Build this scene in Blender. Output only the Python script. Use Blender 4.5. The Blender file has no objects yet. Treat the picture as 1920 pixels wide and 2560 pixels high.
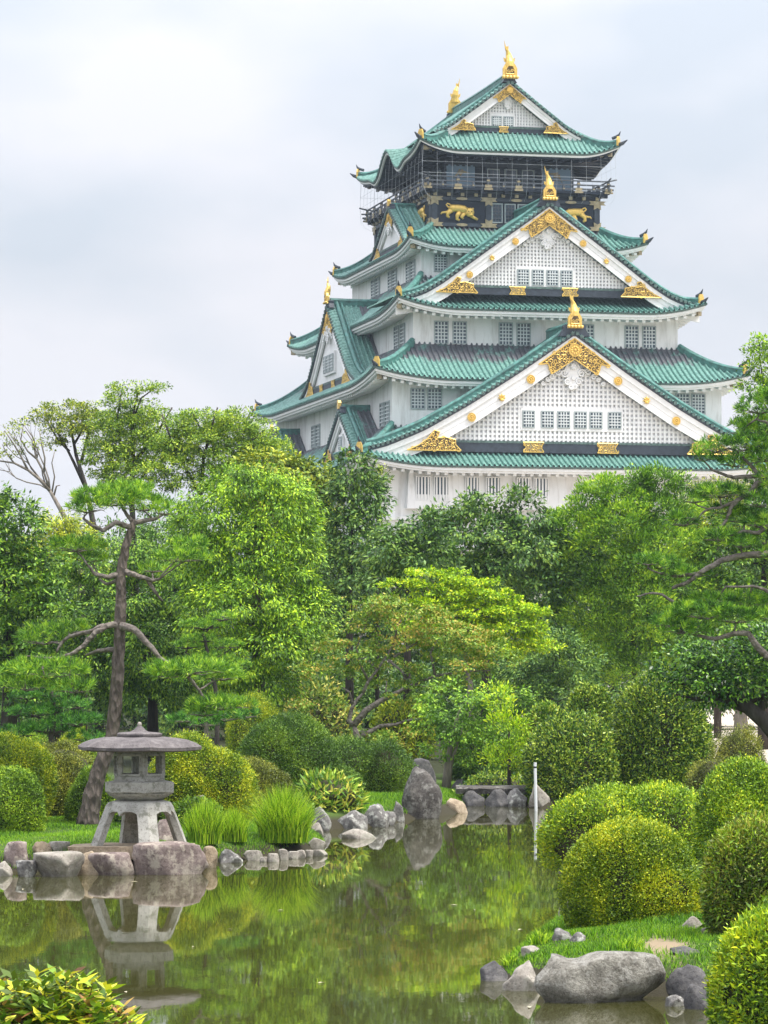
import bpy, math, random
import numpy as np
from mathutils import Vector, Matrix, noise

scene = bpy.context.scene
COL = scene.collection
rnd = random.Random(7)
R = np.random.default_rng(11)

# ------------------------------------------------------------------ camera
CAM_Z = 2.9
PITCH = math.atan((1688.5 - 1280) / 8533.0)
cam = bpy.data.cameras.new("camera")
cam.sensor_fit = 'VERTICAL'
cam.sensor_height = 36.0
cam.lens = 120.0
cam.clip_start = 0.5
cam.clip_end = 6000.0
cam_o = bpy.data.objects.new("camera", cam)
cam_o.location = (0, 0, CAM_Z)
cam_o.rotation_euler = (math.pi / 2 + PITCH, 0, 0)
COL.objects.link(cam_o)
scene.camera = cam_o

# ------------------------------------------------------------------ light
SUN_EL, SUN_AZ = math.radians(64), math.radians(108)      # azimuth clockwise from +Y (the view direction)
sd = Vector((math.sin(SUN_AZ) * math.cos(SUN_EL), math.cos(SUN_AZ) * math.cos(SUN_EL), math.sin(SUN_EL)))
sun = bpy.data.lights.new("sun", 'SUN')
sun.energy = 3.4
sun.angle = math.radians(16)
sun.color = (1.0, 0.95, 0.86)
sun_o = bpy.data.objects.new("sun", sun)
sun_o.rotation_euler = sd.to_track_quat('Z', 'Y').to_euler()
sun_o.location = (60, -60, 120)
COL.objects.link(sun_o)

scene.view_settings.view_transform = 'Standard'
scene.view_settings.look = 'None'
scene.view_settings.exposure = 0.56
scene.view_settings.gamma = 1.0
scene.view_settings.use_curve_mapping = False

w = bpy.data.worlds.new("World")
scene.world = w
w.use_nodes = True
nt = w.node_tree
nt.nodes.clear()
N = nt.nodes.new
LK = nt.links.new
out = N('ShaderNodeOutputWorld')
bg = N('ShaderNodeBackground')
bg.inputs['Strength'].default_value = 0.1
LK(bg.outputs[0], out.inputs[0])
sky = N('ShaderNodeTexSky')
sky.sky_type = 'NISHITA'
sky.sun_disc = False
sky.sun_elevation = SUN_EL
sky.sun_rotation = SUN_AZ
sky.air_density = 1.5
sky.dust_density = 3.0
tc = N('ShaderNodeTexCoord')
sep = N('ShaderNodeSeparateXYZ')
LK(tc.outputs['Generated'], sep.inputs[0])
# soft cloud patches laid out on the sky's own directions
mp = N('ShaderNodeMapping')
mp.inputs['Scale'].default_value = (5.5, 5.5, 11.0)
mp.inputs['Location'].default_value = (1.3, 0.4, 0.9)
LK(tc.outputs['Generated'], mp.inputs[0])
nz = N('ShaderNodeTexNoise')
nz.inputs['Scale'].default_value = 1.4
nz.inputs['Detail'].default_value = 4.0
nz.inputs['Roughness'].default_value = 0.45
LK(mp.outputs[0], nz.inputs['Vector'])
cr = N('ShaderNodeValToRGB')
cr.color_ramp.elements[0].position = 0.38
cr.color_ramp.elements[0].color = (4.75, 5.15, 5.8, 1)
cr.color_ramp.elements[1].position = 0.57
cr.color_ramp.elements[1].color = (6.15, 6.15, 6.6, 1)
LK(nz.outputs['Fac'], cr.inputs[0])
mx = N('ShaderNodeMix')
mx.data_type = 'RGBA'
mx.inputs[0].default_value = 0.07
LK(cr.outputs[0], mx.inputs[6])
LK(sky.outputs[0], mx.inputs[7])
# overcast sky: brighter towards the zenith
mr = N('ShaderNodeMapRange')
mr.inputs['From Min'].default_value = 0.12
mr.inputs['From Max'].default_value = 1.0
mr.inputs['To Min'].default_value = 1.0
mr.inputs['To Max'].default_value = 3.1
LK(sep.outputs['Z'], mr.inputs['Value'])
vm = N('ShaderNodeVectorMath')
vm.operation = 'SCALE'
LK(mx.outputs[2], vm.inputs[0])
LK(mr.outputs[0], vm.inputs['Scale'])
LK(vm.outputs[0], bg.inputs['Color'])

scene.cycles.max_bounces = 8
scene.cycles.diffuse_bounces = 3
scene.cycles.glossy_bounces = 3
scene.cycles.transmission_bounces = 4
scene.cycles.transparent_max_bounces = 8
scene.cycles.volume_bounces = 0


# ------------------------------------------------------------------ materials
def mat(name):
    m = bpy.data.materials.new(name)
    m.use_nodes = True
    nt = m.node_tree
    b = nt.nodes['Principled BSDF']
    return m, nt, b


def noise_node(nt, scale, detail=4, rough=0.55, coord='Object', vec=None, stretch=None):
    tc = nt.nodes.new('ShaderNodeTexCoord')
    n = nt.nodes.new('ShaderNodeTexNoise')
    n.inputs['Scale'].default_value = scale
    n.inputs['Detail'].default_value = detail
    n.inputs['Roughness'].default_value = rough
    if stretch:
        mp = nt.nodes.new('ShaderNodeMapping')
        mp.inputs['Scale'].default_value = stretch
        nt.links.new(tc.outputs[coord], mp.inputs[0])
        nt.links.new(mp.outputs[0], n.inputs['Vector'])
    else:
        nt.links.new(tc.outputs[coord], n.inputs['Vector'])
    return n


def ramp(nt, src, stops):
    r = nt.nodes.new('ShaderNodeValToRGB')
    els = r.color_ramp.elements
    while len(els) < len(stops):
        els.new(0.5)
    for e, (p, c) in zip(els, stops):
        e.position = p
        e.color = (*c, 1)
    nt.links.new(src, r.inputs[0])
    return r.outputs[0]


def bump(nt, b, src, strength=0.4, dist=0.02):
    bp = nt.nodes.new('ShaderNodeBump')
    bp.inputs['Strength'].default_value = strength
    bp.inputs['Distance'].default_value = dist
    nt.links.new(src, bp.inputs['Height'])
    nt.links.new(bp.outputs[0], b.inputs['Normal'])


def plain(name, c, rough=0.7, metal=0.0, var=0.0, scale=2.0, spec=0.5):
    m, nt, b = mat(name)
    b.inputs['Roughness'].default_value = rough
    b.inputs['Metallic'].default_value = metal
    b.inputs['Specular IOR Level'].default_value = spec
    if var:
        n = noise_node(nt, scale)
        lo = tuple(x * (1 - var) for x in c)
        hi = tuple(min(1, x * (1 + var)) for x in c)
        nt.links.new(ramp(nt, n.outputs['Fac'], [(0.3, lo), (0.7, hi)]), b.inputs['Base Color'])
    else:
        b.inputs['Base Color'].default_value = (*c, 1)
    return m


def stone(name, cols, scale=6.0, rough=0.9, bs=0.6, bd=0.03, lichen=None):
    m, nt, b = mat(name)
    n = noise_node(nt, scale * 1.5, 10, 0.78)
    k = len(cols)
    c = ramp(nt, n.outputs['Fac'], [(0.34 + 0.32 * i / (k - 1), cc) for i, cc in enumerate(cols)])
    n2 = noise_node(nt, scale * 5, 8, 0.75)
    # dark pits and cracks
    ng = noise_node(nt, scale * 9, 4, 0.8)
    gr = ramp(nt, ng.outputs['Fac'], [(0.36, (0.45, 0.43, 0.42)), (0.47, (1, 1, 1)), (0.62, (1, 1, 1)), (0.7, (1.25, 1.24, 1.2))])
    mg = nt.nodes.new('ShaderNodeMix')
    mg.data_type = 'RGBA'
    mg.blend_type = 'MULTIPLY'
    mg.inputs[0].default_value = 0.85
    nt.links.new(c, mg.inputs[6])
    nt.links.new(gr, mg.inputs[7])
    c = mg.outputs[2]
    if lichen:
        n3 = noise_node(nt, scale * 2.3, 5, 0.7)
        msk = ramp(nt, n3.outputs['Fac'], [(0.52, (0, 0, 0)), (0.62, (1, 1, 1))])
        mx = nt.nodes.new('ShaderNodeMix')
        mx.data_type = 'RGBA'
        nt.links.new(msk, mx.inputs[0])
        nt.links.new(c, mx.inputs[6])
        mx.inputs[7].default_value = (*lichen, 1)
        c = mx.outputs[2]
    nt.links.new(c, b.inputs['Base Color'])
    b.inputs['Roughness'].default_value = rough
    b.inputs['Specular IOR Level'].default_value = 0.25
    bump(nt, b, n2.outputs['Fac'], bs, bd)
    return m


LEAF_GAIN = (2.36, 2.02, 1.12)


def leafmat(name, c0, c1, c2, trans=0.18, rough=0.5, patch=0.5, pscale=0.8):
    """three leaf colours: each leaf takes its own, shoots of a sort grow together in patches"""
    m, nt, b = mat(name)
    g = nt.nodes.new('ShaderNodeNewGeometry')
    n = noise_node(nt, pscale, 2, 0.5)
    mt = nt.nodes.new('ShaderNodeMath')
    mt.operation = 'MULTIPLY'
    mt.inputs[1].default_value = 1 - patch
    nt.links.new(g.outputs['Random Per Island'], mt.inputs[0])
    m2 = nt.nodes.new('ShaderNodeMath')
    m2.operation = 'MULTIPLY_ADD'
    m2.inputs[1].default_value = patch
    nt.links.new(n.outputs['Fac'], m2.inputs[0])
    nt.links.new(mt.outputs[0], m2.inputs[2])
    c0, c1, c2 = [tuple(min(0.8, x * g_) for x, g_ in zip(q, LEAF_GAIN)) for q in (c0, c1, c2)]
    c = ramp(nt, m2.outputs[0], [(0.26, tuple(x * 0.42 for x in c0)), (0.41, tuple(x * 0.8 for x in c0)), (0.55, c1), (0.70, c2)])  # dark end deepened so leaf colour itself stands in for shaded gaps
    nt.links.new(c, b.inputs['Base Color'])
    b.inputs['Roughness'].default_value = rough
    b.inputs['Specular IOR Level'].default_value = 0.35
    tr = nt.nodes.new('ShaderNodeBsdfTranslucent')
    nt.links.new(c, tr.inputs['Color'])
    ms = nt.nodes.new('ShaderNodeMixShader')
    ms.inputs[0].default_value = trans
    nt.links.new(b.outputs[0], ms.inputs[1])
    nt.links.new(tr.outputs[0], ms.inputs[2])
    nt.links.new(ms.outputs[0], nt.nodes['Material Output'].inputs['Surface'])
    return m


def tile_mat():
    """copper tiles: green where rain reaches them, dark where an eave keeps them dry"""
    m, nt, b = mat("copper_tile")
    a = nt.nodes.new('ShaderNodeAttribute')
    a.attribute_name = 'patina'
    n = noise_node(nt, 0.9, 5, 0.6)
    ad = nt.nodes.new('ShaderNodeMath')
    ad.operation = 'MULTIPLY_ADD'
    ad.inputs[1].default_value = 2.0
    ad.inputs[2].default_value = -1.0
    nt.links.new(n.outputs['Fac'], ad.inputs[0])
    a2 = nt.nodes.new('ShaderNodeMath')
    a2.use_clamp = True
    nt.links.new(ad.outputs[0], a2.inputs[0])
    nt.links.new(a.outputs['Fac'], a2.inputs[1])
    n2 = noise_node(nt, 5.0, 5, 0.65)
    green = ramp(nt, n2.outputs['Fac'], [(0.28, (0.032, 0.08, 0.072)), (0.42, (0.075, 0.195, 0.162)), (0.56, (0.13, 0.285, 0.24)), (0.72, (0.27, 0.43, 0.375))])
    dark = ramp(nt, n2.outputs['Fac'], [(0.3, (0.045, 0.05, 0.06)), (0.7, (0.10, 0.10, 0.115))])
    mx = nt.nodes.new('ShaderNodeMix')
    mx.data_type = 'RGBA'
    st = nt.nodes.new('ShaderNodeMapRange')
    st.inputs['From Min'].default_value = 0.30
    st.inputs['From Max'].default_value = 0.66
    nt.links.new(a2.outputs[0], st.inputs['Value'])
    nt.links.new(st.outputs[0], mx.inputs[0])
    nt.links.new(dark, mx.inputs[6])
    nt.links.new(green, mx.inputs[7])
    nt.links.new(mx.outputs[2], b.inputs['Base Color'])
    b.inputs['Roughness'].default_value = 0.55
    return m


M = {}
M['tile'] = tile_mat()
M['ridge'] = plain('ridge_copper', (0.05, 0.165, 0.14), 0.5, var=0.5, scale=2.5)
M['rim'] = plain('tile_end', (0.075, 0.125, 0.11), 0.6, var=0.5, scale=5)
M['dcopper'] = plain('dark_copper', (0.026, 0.036, 0.052), 0.55, var=0.35, scale=3)
M['black'] = plain('black_lacquer', (0.010, 0.016, 0.028), 0.5, var=0.3, scale=1.5, spec=0.25)
M['rail'] = plain('weathered_rail', (0.075, 0.085, 0.10), 0.6, var=0.25, scale=4)
M['bronze'] = plain('dull_gilding', (0.33, 0.27, 0.16), 0.5, 0.25, var=0.3, scale=4)
M['gold'] = plain('gold_leaf', (0.74, 0.50, 0.12), 0.42, 0.45, var=0.18, scale=6)
M['goldback'] = plain('shaded_gilding', (0.13, 0.085, 0.03), 0.7, 0.0)  # dark backing colour stands in for shadow between the gold scrolls
M['frame'] = plain('window_frame', (0.33, 0.38, 0.38), 0.6, var=0.15, scale=4)
M['bar'] = plain('window_bar', (0.62, 0.66, 0.66), 0.6)
M['pane'] = plain('dark_pane', (0.06, 0.085, 0.11), 0.15)
M['panel'] = plain('blue_panel', (0.16, 0.26, 0.36), 0.35)
M['wire'] = plain('net_wire', (0.55, 0.58, 0.62), 0.5)


def plaster():
    m, nt, b = mat('white_plaster')
    n = noise_node(nt, 0.35, 6, 0.6, stretch=(1, 1, 0.45))
    n2 = noise_node(nt, 2.0, 5, 0.6, stretch=(1, 1, 0.15))
    c1 = ramp(nt, n.outputs['Fac'], [(0.3, (0.70, 0.70, 0.69)), (0.6, (0.82, 0.82, 0.81))])
    c2 = ramp(nt, n2.outputs['Fac'], [(0.34, (0.76, 0.75, 0.73)), (0.52, (1, 1, 1))])
    mx = nt.nodes.new('ShaderNodeMix')
    mx.data_type = 'RGBA'
    mx.blend_type = 'MULTIPLY'
    mx.inputs[0].default_value = 1.0
    nt.links.new(c1, mx.inputs[6])
    nt.links.new(c2, mx.inputs[7])
    nt.links.new(mx.outputs[2], b.inputs['Base Color'])
    b.inputs['Roughness'].default_value = 0.85
    b.inputs['Specular IOR Level'].default_value = 0.2
    return m


M['white'] = plaster()
M['trim'] = plain('white_board', (0.80, 0.80, 0.79), 0.7, var=0.06, scale=1.2, spec=0.2)
M['recess'] = plain('lattice_backing', (0.60, 0.61, 0.62), 0.85, spec=0.2)
M['granite'] = stone('castle_granite', [(0.18, 0.17, 0.15), (0.30, 0.28, 0.25), (0.40, 0.38, 0.34)], 0.6, bd=0.1)


# ------------------------------------------------------------------ helpers
def link(o, parent=None):
    COL.objects.link(o)
    if parent is not None:
        o.parent = parent
    return o


def tag(o, label=None, cat=None, group=None, kind=None):
    if label:
        o['label'] = label
    if cat:
        o['category'] = cat
    if group:
        o['group'] = group
    if kind:
        o['kind'] = kind
    return o


def empty(name, loc, rz=0.0):
    o = bpy.data.objects.new(name, None)
    o.empty_display_size = 0.2
    o.location = loc
    o.rotation_euler = (0, 0, rz)
    return link(o)


class MB:
    def __init__(self):
        self.v = []
        self.f = []
        self.m = []
        self.a = []

    def add(self, vs, fs, mi=0, att=1.0):
        o = len(self.v)
        self.v.extend(tuple(p) for p in vs)
        self.a.extend(att if isinstance(att, (list, tuple)) else [att] * len(vs))
        self.f.extend(tuple(i + o for i in f) for f in fs)
        self.m.extend([mi] * len(fs))

    def grid(self, rows, mi=0, att=None, closed=False):
        nr, nc = len(rows), len(rows[0])
        vs = [p for r in rows for p in r]
        fs = []
        for i in range(nr - 1):
            for j in range(nc - (0 if closed else 1)):
                k = (j + 1) % nc
                fs.append((i * nc + j, i * nc + k, (i + 1) * nc + k, (i + 1) * nc + j))
        self.add(vs, fs, mi, 1.0 if att is None else att)

    def box(self, x0, x1, y0, y1, z0, z1, mi=0):
        vs = [(x0, y0, z0), (x1, y0, z0), (x1, y1, z0), (x0, y1, z0), (x0, y0, z1), (x1, y0, z1), (x1, y1, z1), (x0, y1, z1)]
        self.add(vs, [(0, 3, 2, 1), (4, 5, 6, 7), (0, 1, 5, 4), (1, 2, 6, 5), (2, 3, 7, 6), (3, 0, 4, 7)], mi)

    def hexa(self, bot, top, mi=0):
        n = len(bot)
        fs = [tuple(range(n))[::-1], tuple(range(n, 2 * n))] + [(i, (i + 1) % n, n + (i + 1) % n, n + i) for i in range(n)]
        self.add(list(bot) + list(top), fs, mi)

    def tube(self, pts, rad, n=8, mi=0, cap=True, flat=1.0):
        pts = [Vector(p) for p in pts]
        if not isinstance(rad, (list, tuple, np.ndarray)):
            rad = [rad] * len(pts)
        up = Vector((0, 0, 1))
        rows = []
        prev = None
        for i, p in enumerate(pts):
            t = (pts[min(i + 1, len(pts) - 1)] - pts[max(i - 1, 0)])
            if t.length < 1e-9:
                t = up.copy()
            t.normalize()
            if prev is None:
                x = t.cross(up)
                if x.length < 0.1:
                    x = t.cross(Vector((0, 1, 0)))
            else:
                x = prev - t * prev.dot(t)
            x.normalize()
            prev = x
            y = t.cross(x)
            rows.append([p + (x * math.cos(2 * math.pi * k / n) + y * math.sin(2 * math.pi * k / n) * flat) * rad[i] for k in range(n)])
        self.grid(rows, mi, closed=True)
        if cap:
            o = len(self.v)
            self.f.append(tuple(range(o - n, o)))
            self.f.append(tuple(range(o - n * len(pts), o - n * len(pts) + n))[::-1])
            self.m += [mi, mi]

    def ball(self, c, r, mi=0, n=10, m=6):
        rx, ry, rz = r if isinstance(r, (tuple, list)) else (r, r, r)
        rows = []
        for i in range(m + 1):
            t = math.pi * i / m
            s = max(1e-4, math.sin(t))
            rows.append([(c[0] + rx * s * math.cos(2 * math.pi * j / n), c[1] + ry * s * math.sin(2 * math.pi * j / n), c[2] + rz * math.cos(t)) for j in range(n)])
        self.grid(rows, mi, closed=True)

    def build(self, name, mats, parent=None, smooth=False, patina=False):
        me = bpy.data.meshes.new(name)
        me.from_pydata(self.v, [], self.f)
        for m in (mats if isinstance(mats, (list, tuple)) else [mats]):
            me.materials.append(m)
        me.polygons.foreach_set('material_index', self.m)
        if smooth:
            me.polygons.foreach_set('use_smooth', [True] * len(self.f))
        if patina:
            at = me.attributes.new('patina', 'FLOAT', 'POINT')
            at.data.foreach_set('value', self.a)
        me.update()
        return link(bpy.data.objects.new(name, me), parent)


FD = 8533.0 / 1.15732          # focal length in the pixels the layout was measured in
YH = 1688.5 / 1.15732
_c, _s = math.cos(PITCH), math.sin(PITCH)


def at(dx, dy, D):
    """the point at distance D (along +Y) on the sight line of a measured point of the garden"""
    u = (dx * 1.15732 - 960) / 8533.0
    v = -(dy * 1.15732 - 1280) / 8533.0
    k = D / (_c - v * _s)
    return Vector((u * k, D, CAM_Z + (_s + v * _c) * k))


def dist(dy, z):
    return (CAM_Z - z) * FD / (dy - YH)
# ================================================================== the castle
CX, CY, YAW = 8.86, 300.0, 0.234
castle = empty('castle', (CX, CY, 0.6), YAW)
tag(castle, 'tall white castle keep with green copper roofs and golden ornaments above the trees', 'castle')
ZB = -0.6        # parts are measured from the water level


class Fr:
    """one side of the keep: a runs along the side, b outward from the middle"""
    def __init__(self, o, A, B):
        self.o, self.A, self.B = o, A, B

    def p(self, a, b, z):
        return (self.o[0] + a * self.A[0] + b * self.B[0], self.o[1] + a * self.A[1] + b * self.B[1], z + ZB)


FRONT = Fr((0, 0), (1, 0), (0, -1))
LEFT = Fr((0, 0), (0, -1), (-1, 0))
BACK = Fr((0, 0), (-1, 0), (0, 1))
RIGHT = Fr((0, 0), (0, 1), (1, 0))
PITCH_T = 0.44


def fbox(mb, F, a0, a1, b0, b1, z0, z1, mi=0):
    bot = [F.p(a0, b0, z0), F.p(a1, b0, z0), F.p(a1, b1, z0), F.p(a0, b1, z0)]
    top = [F.p(a0, b0, z1), F.p(a1, b0, z1), F.p(a1, b1, z1), F.p(a0, b1, z1)]
    mb.hexa(bot, top, mi)


def fpoly(mb, F, pts, b0, b1, mi=0):
    """extrude an outline drawn in the side's own plane"""
    mb.hexa([F.p(a, b0, z) for a, z in pts], [F.p(a, b1, z) for a, z in pts], mi)


def cols(lo, hi, p=PITCH_T):
    n = max(1, round((hi - lo) / p))
    q = (hi - lo) / n
    r = []
    for k in range(n):
        for ph, h in ((0.0, 0), (0.24, 0), (0.36, 0.8), (0.5, 1.0), (0.64, 0.8), (0.76, 0)):
            r.append((lo + (k + ph) * q, h))
    r.append((hi, 0))
    return r


def sstep(x, a, b):
    t = min(1, max(0, (x - a) / (b - a)))
    return t * t * (3 - 2 * t)


def skirt_fn(we, be, wt, bt, ze, zt, lift, cv=0.3, bumpf=None):
    def z(a, b):
        s = (be - b) / (be - bt)
        q = max(0.0, 1 - (we - abs(a)) / (0.42 * we))
        h = ze + (zt - ze) * ((1 - cv) * s + cv * s * s) + lift * q * q * (1 - s)
        if bumpf:
            h += bumpf(a) * max(0.0, 1 - s / 1.15)
        return h
    return z


def blim(a, we, be, wt, bt):
    return bt if abs(a) <= wt else be - (be - bt) * (we - abs(a)) / (we - wt)


def skirt(mb, F, we, be, wt, bt, ze, zt, lift, cv=0.3, bumpf=None, pat=None, nr=7):
    zf = skirt_fn(we, be, wt, bt, ze, zt, lift, cv, bumpf)
    cs = cols(-we, we)
    rows, atts = [], []
    for k in range(nr + 1):
        row = []
        for a, h in cs:
            bl = blim(a, we, be, wt, bt)
            b = be + (bl - be) * k / nr
            s = (be - b) / (be - bt)
            row.append(F.p(a, b, zf(a, b) + 0.2 * h))
            atts.append(pat(a, s) if pat else 1.0)
        rows.append(row)
    mb.grid(rows, 0, atts)
    return zf


def eave(mb, F, we, be, bw, ww, zf, mats=(0, 1), ph=0.42, rp=0.7, raf=True, drop=0.0):
    """fascia boards, soffit and rafter ends under one eave; mi 0 white, mi 1 dark lip"""
    n = 60
    A = [-we + 2 * we * i / n for i in range(n + 1)]
    Z = [zf(a, be) - drop for a in A]
    edge = lambda a: min(be, be)
    lip = [[F.p(a, be - 0.0, z + 0.04) for a, z in zip(A, Z)], [F.p(a, be - 0.05, z - 0.12) for a, z in zip(A, Z)], [F.p(a, be - 0.16, z - 0.13) for a, z in zip(A, Z)]]
    mb.grid(lip, mats[1])
    k = lambda a, d: a * (we - d) / we
    fas = [[F.p(k(a, 0.14), be - 0.14, z - 0.10) for a, z in zip(A, Z)], [F.p(k(a, 0.14), be - 0.14, z - 0.10 - ph * 0.55) for a, z in zip(A, Z)],
           [F.p(k(a, 0.28), be - 0.28, z - 0.12 - ph * 0.55) for a, z in zip(A, Z)], [F.p(k(a, 0.28), be - 0.28, z - 0.10 - ph) for a, z in zip(A, Z)],
           [F.p(k(a, 0.5), be - 0.50, z - 0.10 - ph) for a, z in zip(A, Z)],
           [F.p(a * (ww / we), bw - 0.02, z - ph + 0.25) for a, z in zip(A, Z)]]
    mb.grid(fas, mats[0])
    if raf:
        m = int(2 * we / rp)
        for i in range(m):
            a = -we + (i + 0.5) * 2 * we / m
            if abs(a) > we - 0.45:
                continue
            z = zf(a, be) - drop - ph - 0.12
            bi = bw if abs(a) < ww else be - (we - abs(a)) * (be - bw) / (we - ww)
            if bi > be - 0.75:
                continue
            h = 0.13
            b1 = be - 0.5
            zi = z + 0.3 * (b1 - bi) / (be - bw)
            mb.hexa([F.p(a - h, b1, z - 0.18), F.p(a + h, b1, z - 0.18), F.p(a + h, bi, zi - 0.18), F.p(a - h, bi, zi - 0.18)],
                    [F.p(a - h, b1, z + 0.04), F.p(a + h, b1, z + 0.04), F.p(a + h, bi, zi + 0.04), F.p(a - h, bi, zi + 0.04)], mats[0])


def sweep_box(mb, pts, w, h, mi=0):
    """a ridge of rectangular section with a rounded top along a path"""
    pts = [Vector(p) for p in pts]
    rows = []
    for i, p in enumerate(pts):
        t = pts[min(i + 1, len(pts) - 1)] - pts[max(i - 1, 0)]
        s = Vector((t.y, -t.x, 0))
        if s.length < 1e-6:
            s = Vector((1, 0, 0))
        s.normalize()
        t.normalize()
        u = s.cross(t)
        if u.z < 0:
            u = -u
        rows.append([p - s * w / 2 - u * 0.15, p - s * w / 2 + u * h * 0.62, p - s * w * 0.62 + u * h * 0.64, p - s * w * 0.55 + u * h * 0.78, p - s * w * 0.2 + u * h, p + s * w * 0.2 + u * h,
                     p + s * w * 0.55 + u * h * 0.78, p + s * w * 0.62 + u * h * 0.64, p + s * w / 2 + u * h * 0.62, p + s * w / 2 - u * 0.15])
    mb.grid(rows, mi)
    for r in (rows[0], rows[-1]):
        mb.add(r, [tuple(range(len(r)))], mi)


def corner_gold(mb, p, d, k=1.0):
    """gilded end plate of a hip ridge with an upturned dark horn: p end point, d outward direction (unit, plan)"""
    x, y, z = p
    s = (-d[1], d[0])
    w, h, t = 0.28 * k, 0.75 * k, 0.16 * k
    q = lambda o, e, u: (x + d[0] * o + s[0] * e, y + d[1] * o + s[1] * e, z + u)
    out = [(-w, -0.1 * k), (w, -0.1 * k), (w * 0.95, h * 0.6), (w * 0.5, h), (-w * 0.5, h), (-w * 0.95, h * 0.6)]
    mb.hexa([q(0, e, u) for e, u in out], [q(t, e, u) for e, u in out], 0)
    mb.tube([q(-0.5 * k, 0, h * 0.8), q(-0.15 * k, 0, h * 0.95), q(0.15 * k, 0, h * 1.2), q(0.3 * k, 0, h * 1.6)], [0.15 * k, 0.14 * k, 0.1 * k, 0.02 * k], 6, 1)
    mb.tube([q(0.0, 0, -0.05 * k), q(0.5 * k, 0, 0.1 * k), q(0.95 * k, 0, 0.38 * k)], [0.2 * k, 0.17 * k, 0.04 * k], 6, 1)


def roof_skirt(we, de, wt, dt, ze, zt, ww, dw, lift=0.85, cv=0.3, bumpf=None, pat=None, dark=False, rp=0.7, ph=0.42, zw=None, front_gable=False, latt=None):
    mb = MB()
    zF = skirt(mb, FRONT, we, de, wt, dt, ze, zt, lift, cv, None, pat[0] if pat else None)
    zL = skirt(mb, LEFT, de, we, dt, wt, ze, zt, lift, cv, bumpf, pat[1] if pat else None)
    skirt(mb, BACK, we, de, wt, dt, ze, zt, lift, cv)
    zR = skirt(mb, RIGHT, de, we, dt, wt, ze, zt, lift, cv, bumpf, pat[1] if pat else None)
    roof = mb.build('roof', M['tile'], castle, patina=True)
    e = MB()
    mm = (0, 1)
    eave(e, FRONT, we, de, dw, ww, zF, mm, ph, rp)
    eave(e, LEFT, de, we, ww, dw, zL, mm, ph, rp)
    eave(e, BACK, we, de, dw, ww, zF, mm, ph, rp)
    eave(e, RIGHT, de, we, ww, dw, zR, mm, ph, rp)
    if dark:
        # under the top eave only the outermost board is white, everything behind it is black
        for i in range(len(e.f)):
            pass
    e.build('eave', [M['trim'], M['rim']], roof)
    for sx in (-1, 1):
        for sy in (-1, 1):
            h = MB()
            pts = []
            for i in range(13):
                s = i / 12
                a = wt + (we - wt) * s
                b = dt + (de - dt) * s
                pts.append((sx * a, sy * b, zF(a, b) + 0.05 + ZB))
            sweep_box(h, pts[:-1], 0.42, 0.5)
            h.build('hip_ridge', M['ridge'], roof)
            g = MB()
            L = math.hypot(we - wt, de - dt)
            d = (sx * (we - wt) / L, sy * (de - dt) / L)
            corner_gold(g, (pts[-2][0], pts[-2][1], pts[-2][2] + 0.05), d, 0.95)
            # gilded shoe of the corner rafter under the eave
            cx, cy, cz = pts[-1]
            q = [(cx - d[0] * (0.9 + o) - d[1] * e_, cy - d[1] * (0.9 + o) + d[0] * e_) for o, e_ in ((0, -.2), (0, .2), (1.1, .2), (1.1, -.2))]
            g.hexa([(x, y, cz - 1.0) for x, y in q], [(x, y, cz - 0.55) for x, y in q], 2)
            g.build('corner_ornament', [M['gold'], M['dcopper'], M['bronze']], roof)
    return roof, zF, zL


def interp_prof(pts):
    xs = [p[0] for p in pts]
    zs = [p[1] for p in pts]
    X = np.linspace(0, xs[-1], 400)
    Z = np.interp(X, xs, zs)
    k = 41
    dl, dr = Z[1] - Z[0], Z[-1] - Z[-2]
    P = np.concatenate([Z[0] - dl * np.arange(k, 0, -1), Z, Z[-1] + dr * np.arange(1, k + 1)])
    ker = np.hanning(k)
    ker /= ker.sum()
    Zs = np.convolve(P, ker, 'same')[k:-k]
    return lambda a: float(np.interp(abs(a), X, Zs))


def spiral(mb, F, a, z, b, r, turns=1.4, th=0.05, mi=0, flip=1, ph=0.0):
    n = int(14 * turns)
    pts = []
    for i in range(n + 1):
        t = i / n
        rr = r * (1 - 0.8 * t)
        an = ph + flip * 2 * math.pi * turns * t
        pts.append(F.p(a + rr * math.cos(an), b, z + rr * math.sin(an)))
    mb.tube(pts, [th * (1 - 0.4 * i / n) for i in range(n + 1)], 5, mi)


def rosette(mb, F, a, z, b, r, mi=0, petals=10):
    c = F.p(a, b + 0.04, z)
    n = 20
    ring = [(a + r * math.cos(2 * math.pi * i / n), z + r * math.sin(2 * math.pi * i / n)) for i in range(n)]
    fpoly(mb, F, ring, b - 0.06, b + 0.04, mi)
    mb.tube([F.p(x, b + 0.05, y) for x, y in ring + ring[:1]], r * 0.1, 5, mi)
    for i in range(petals):
        t = 2 * math.pi * i / petals
        p = F.p(a + 0.55 * r * math.cos(t), b + 0.05, z + 0.55 * r * math.sin(t))
        mb.ball(p, r * 0.2, mi, 6, 4)
    mb.ball(F.p(a, b + 0.08, z), r * 0.22, mi, 8, 5)


def leafcrest(mb, F, a, z, b, r, mi=0):
    for t, l in ((90, 1.0), (45, 0.95), (135, 0.95), (0, 0.9), (180, 0.9), (235, 0.8), (305, 0.8), (270, 0.7)):
        t = math.radians(t)
        mb.tube([F.p(a, b, z), F.p(a + 0.6 * r * l * math.cos(t), b + 0.05, z + 0.6 * r * l * math.sin(t)), F.p(a + r * l * math.cos(t), b, z + r * l * math.sin(t))], [r * 0.2, r * 0.26, r * 0.05], 5, mi)


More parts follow.
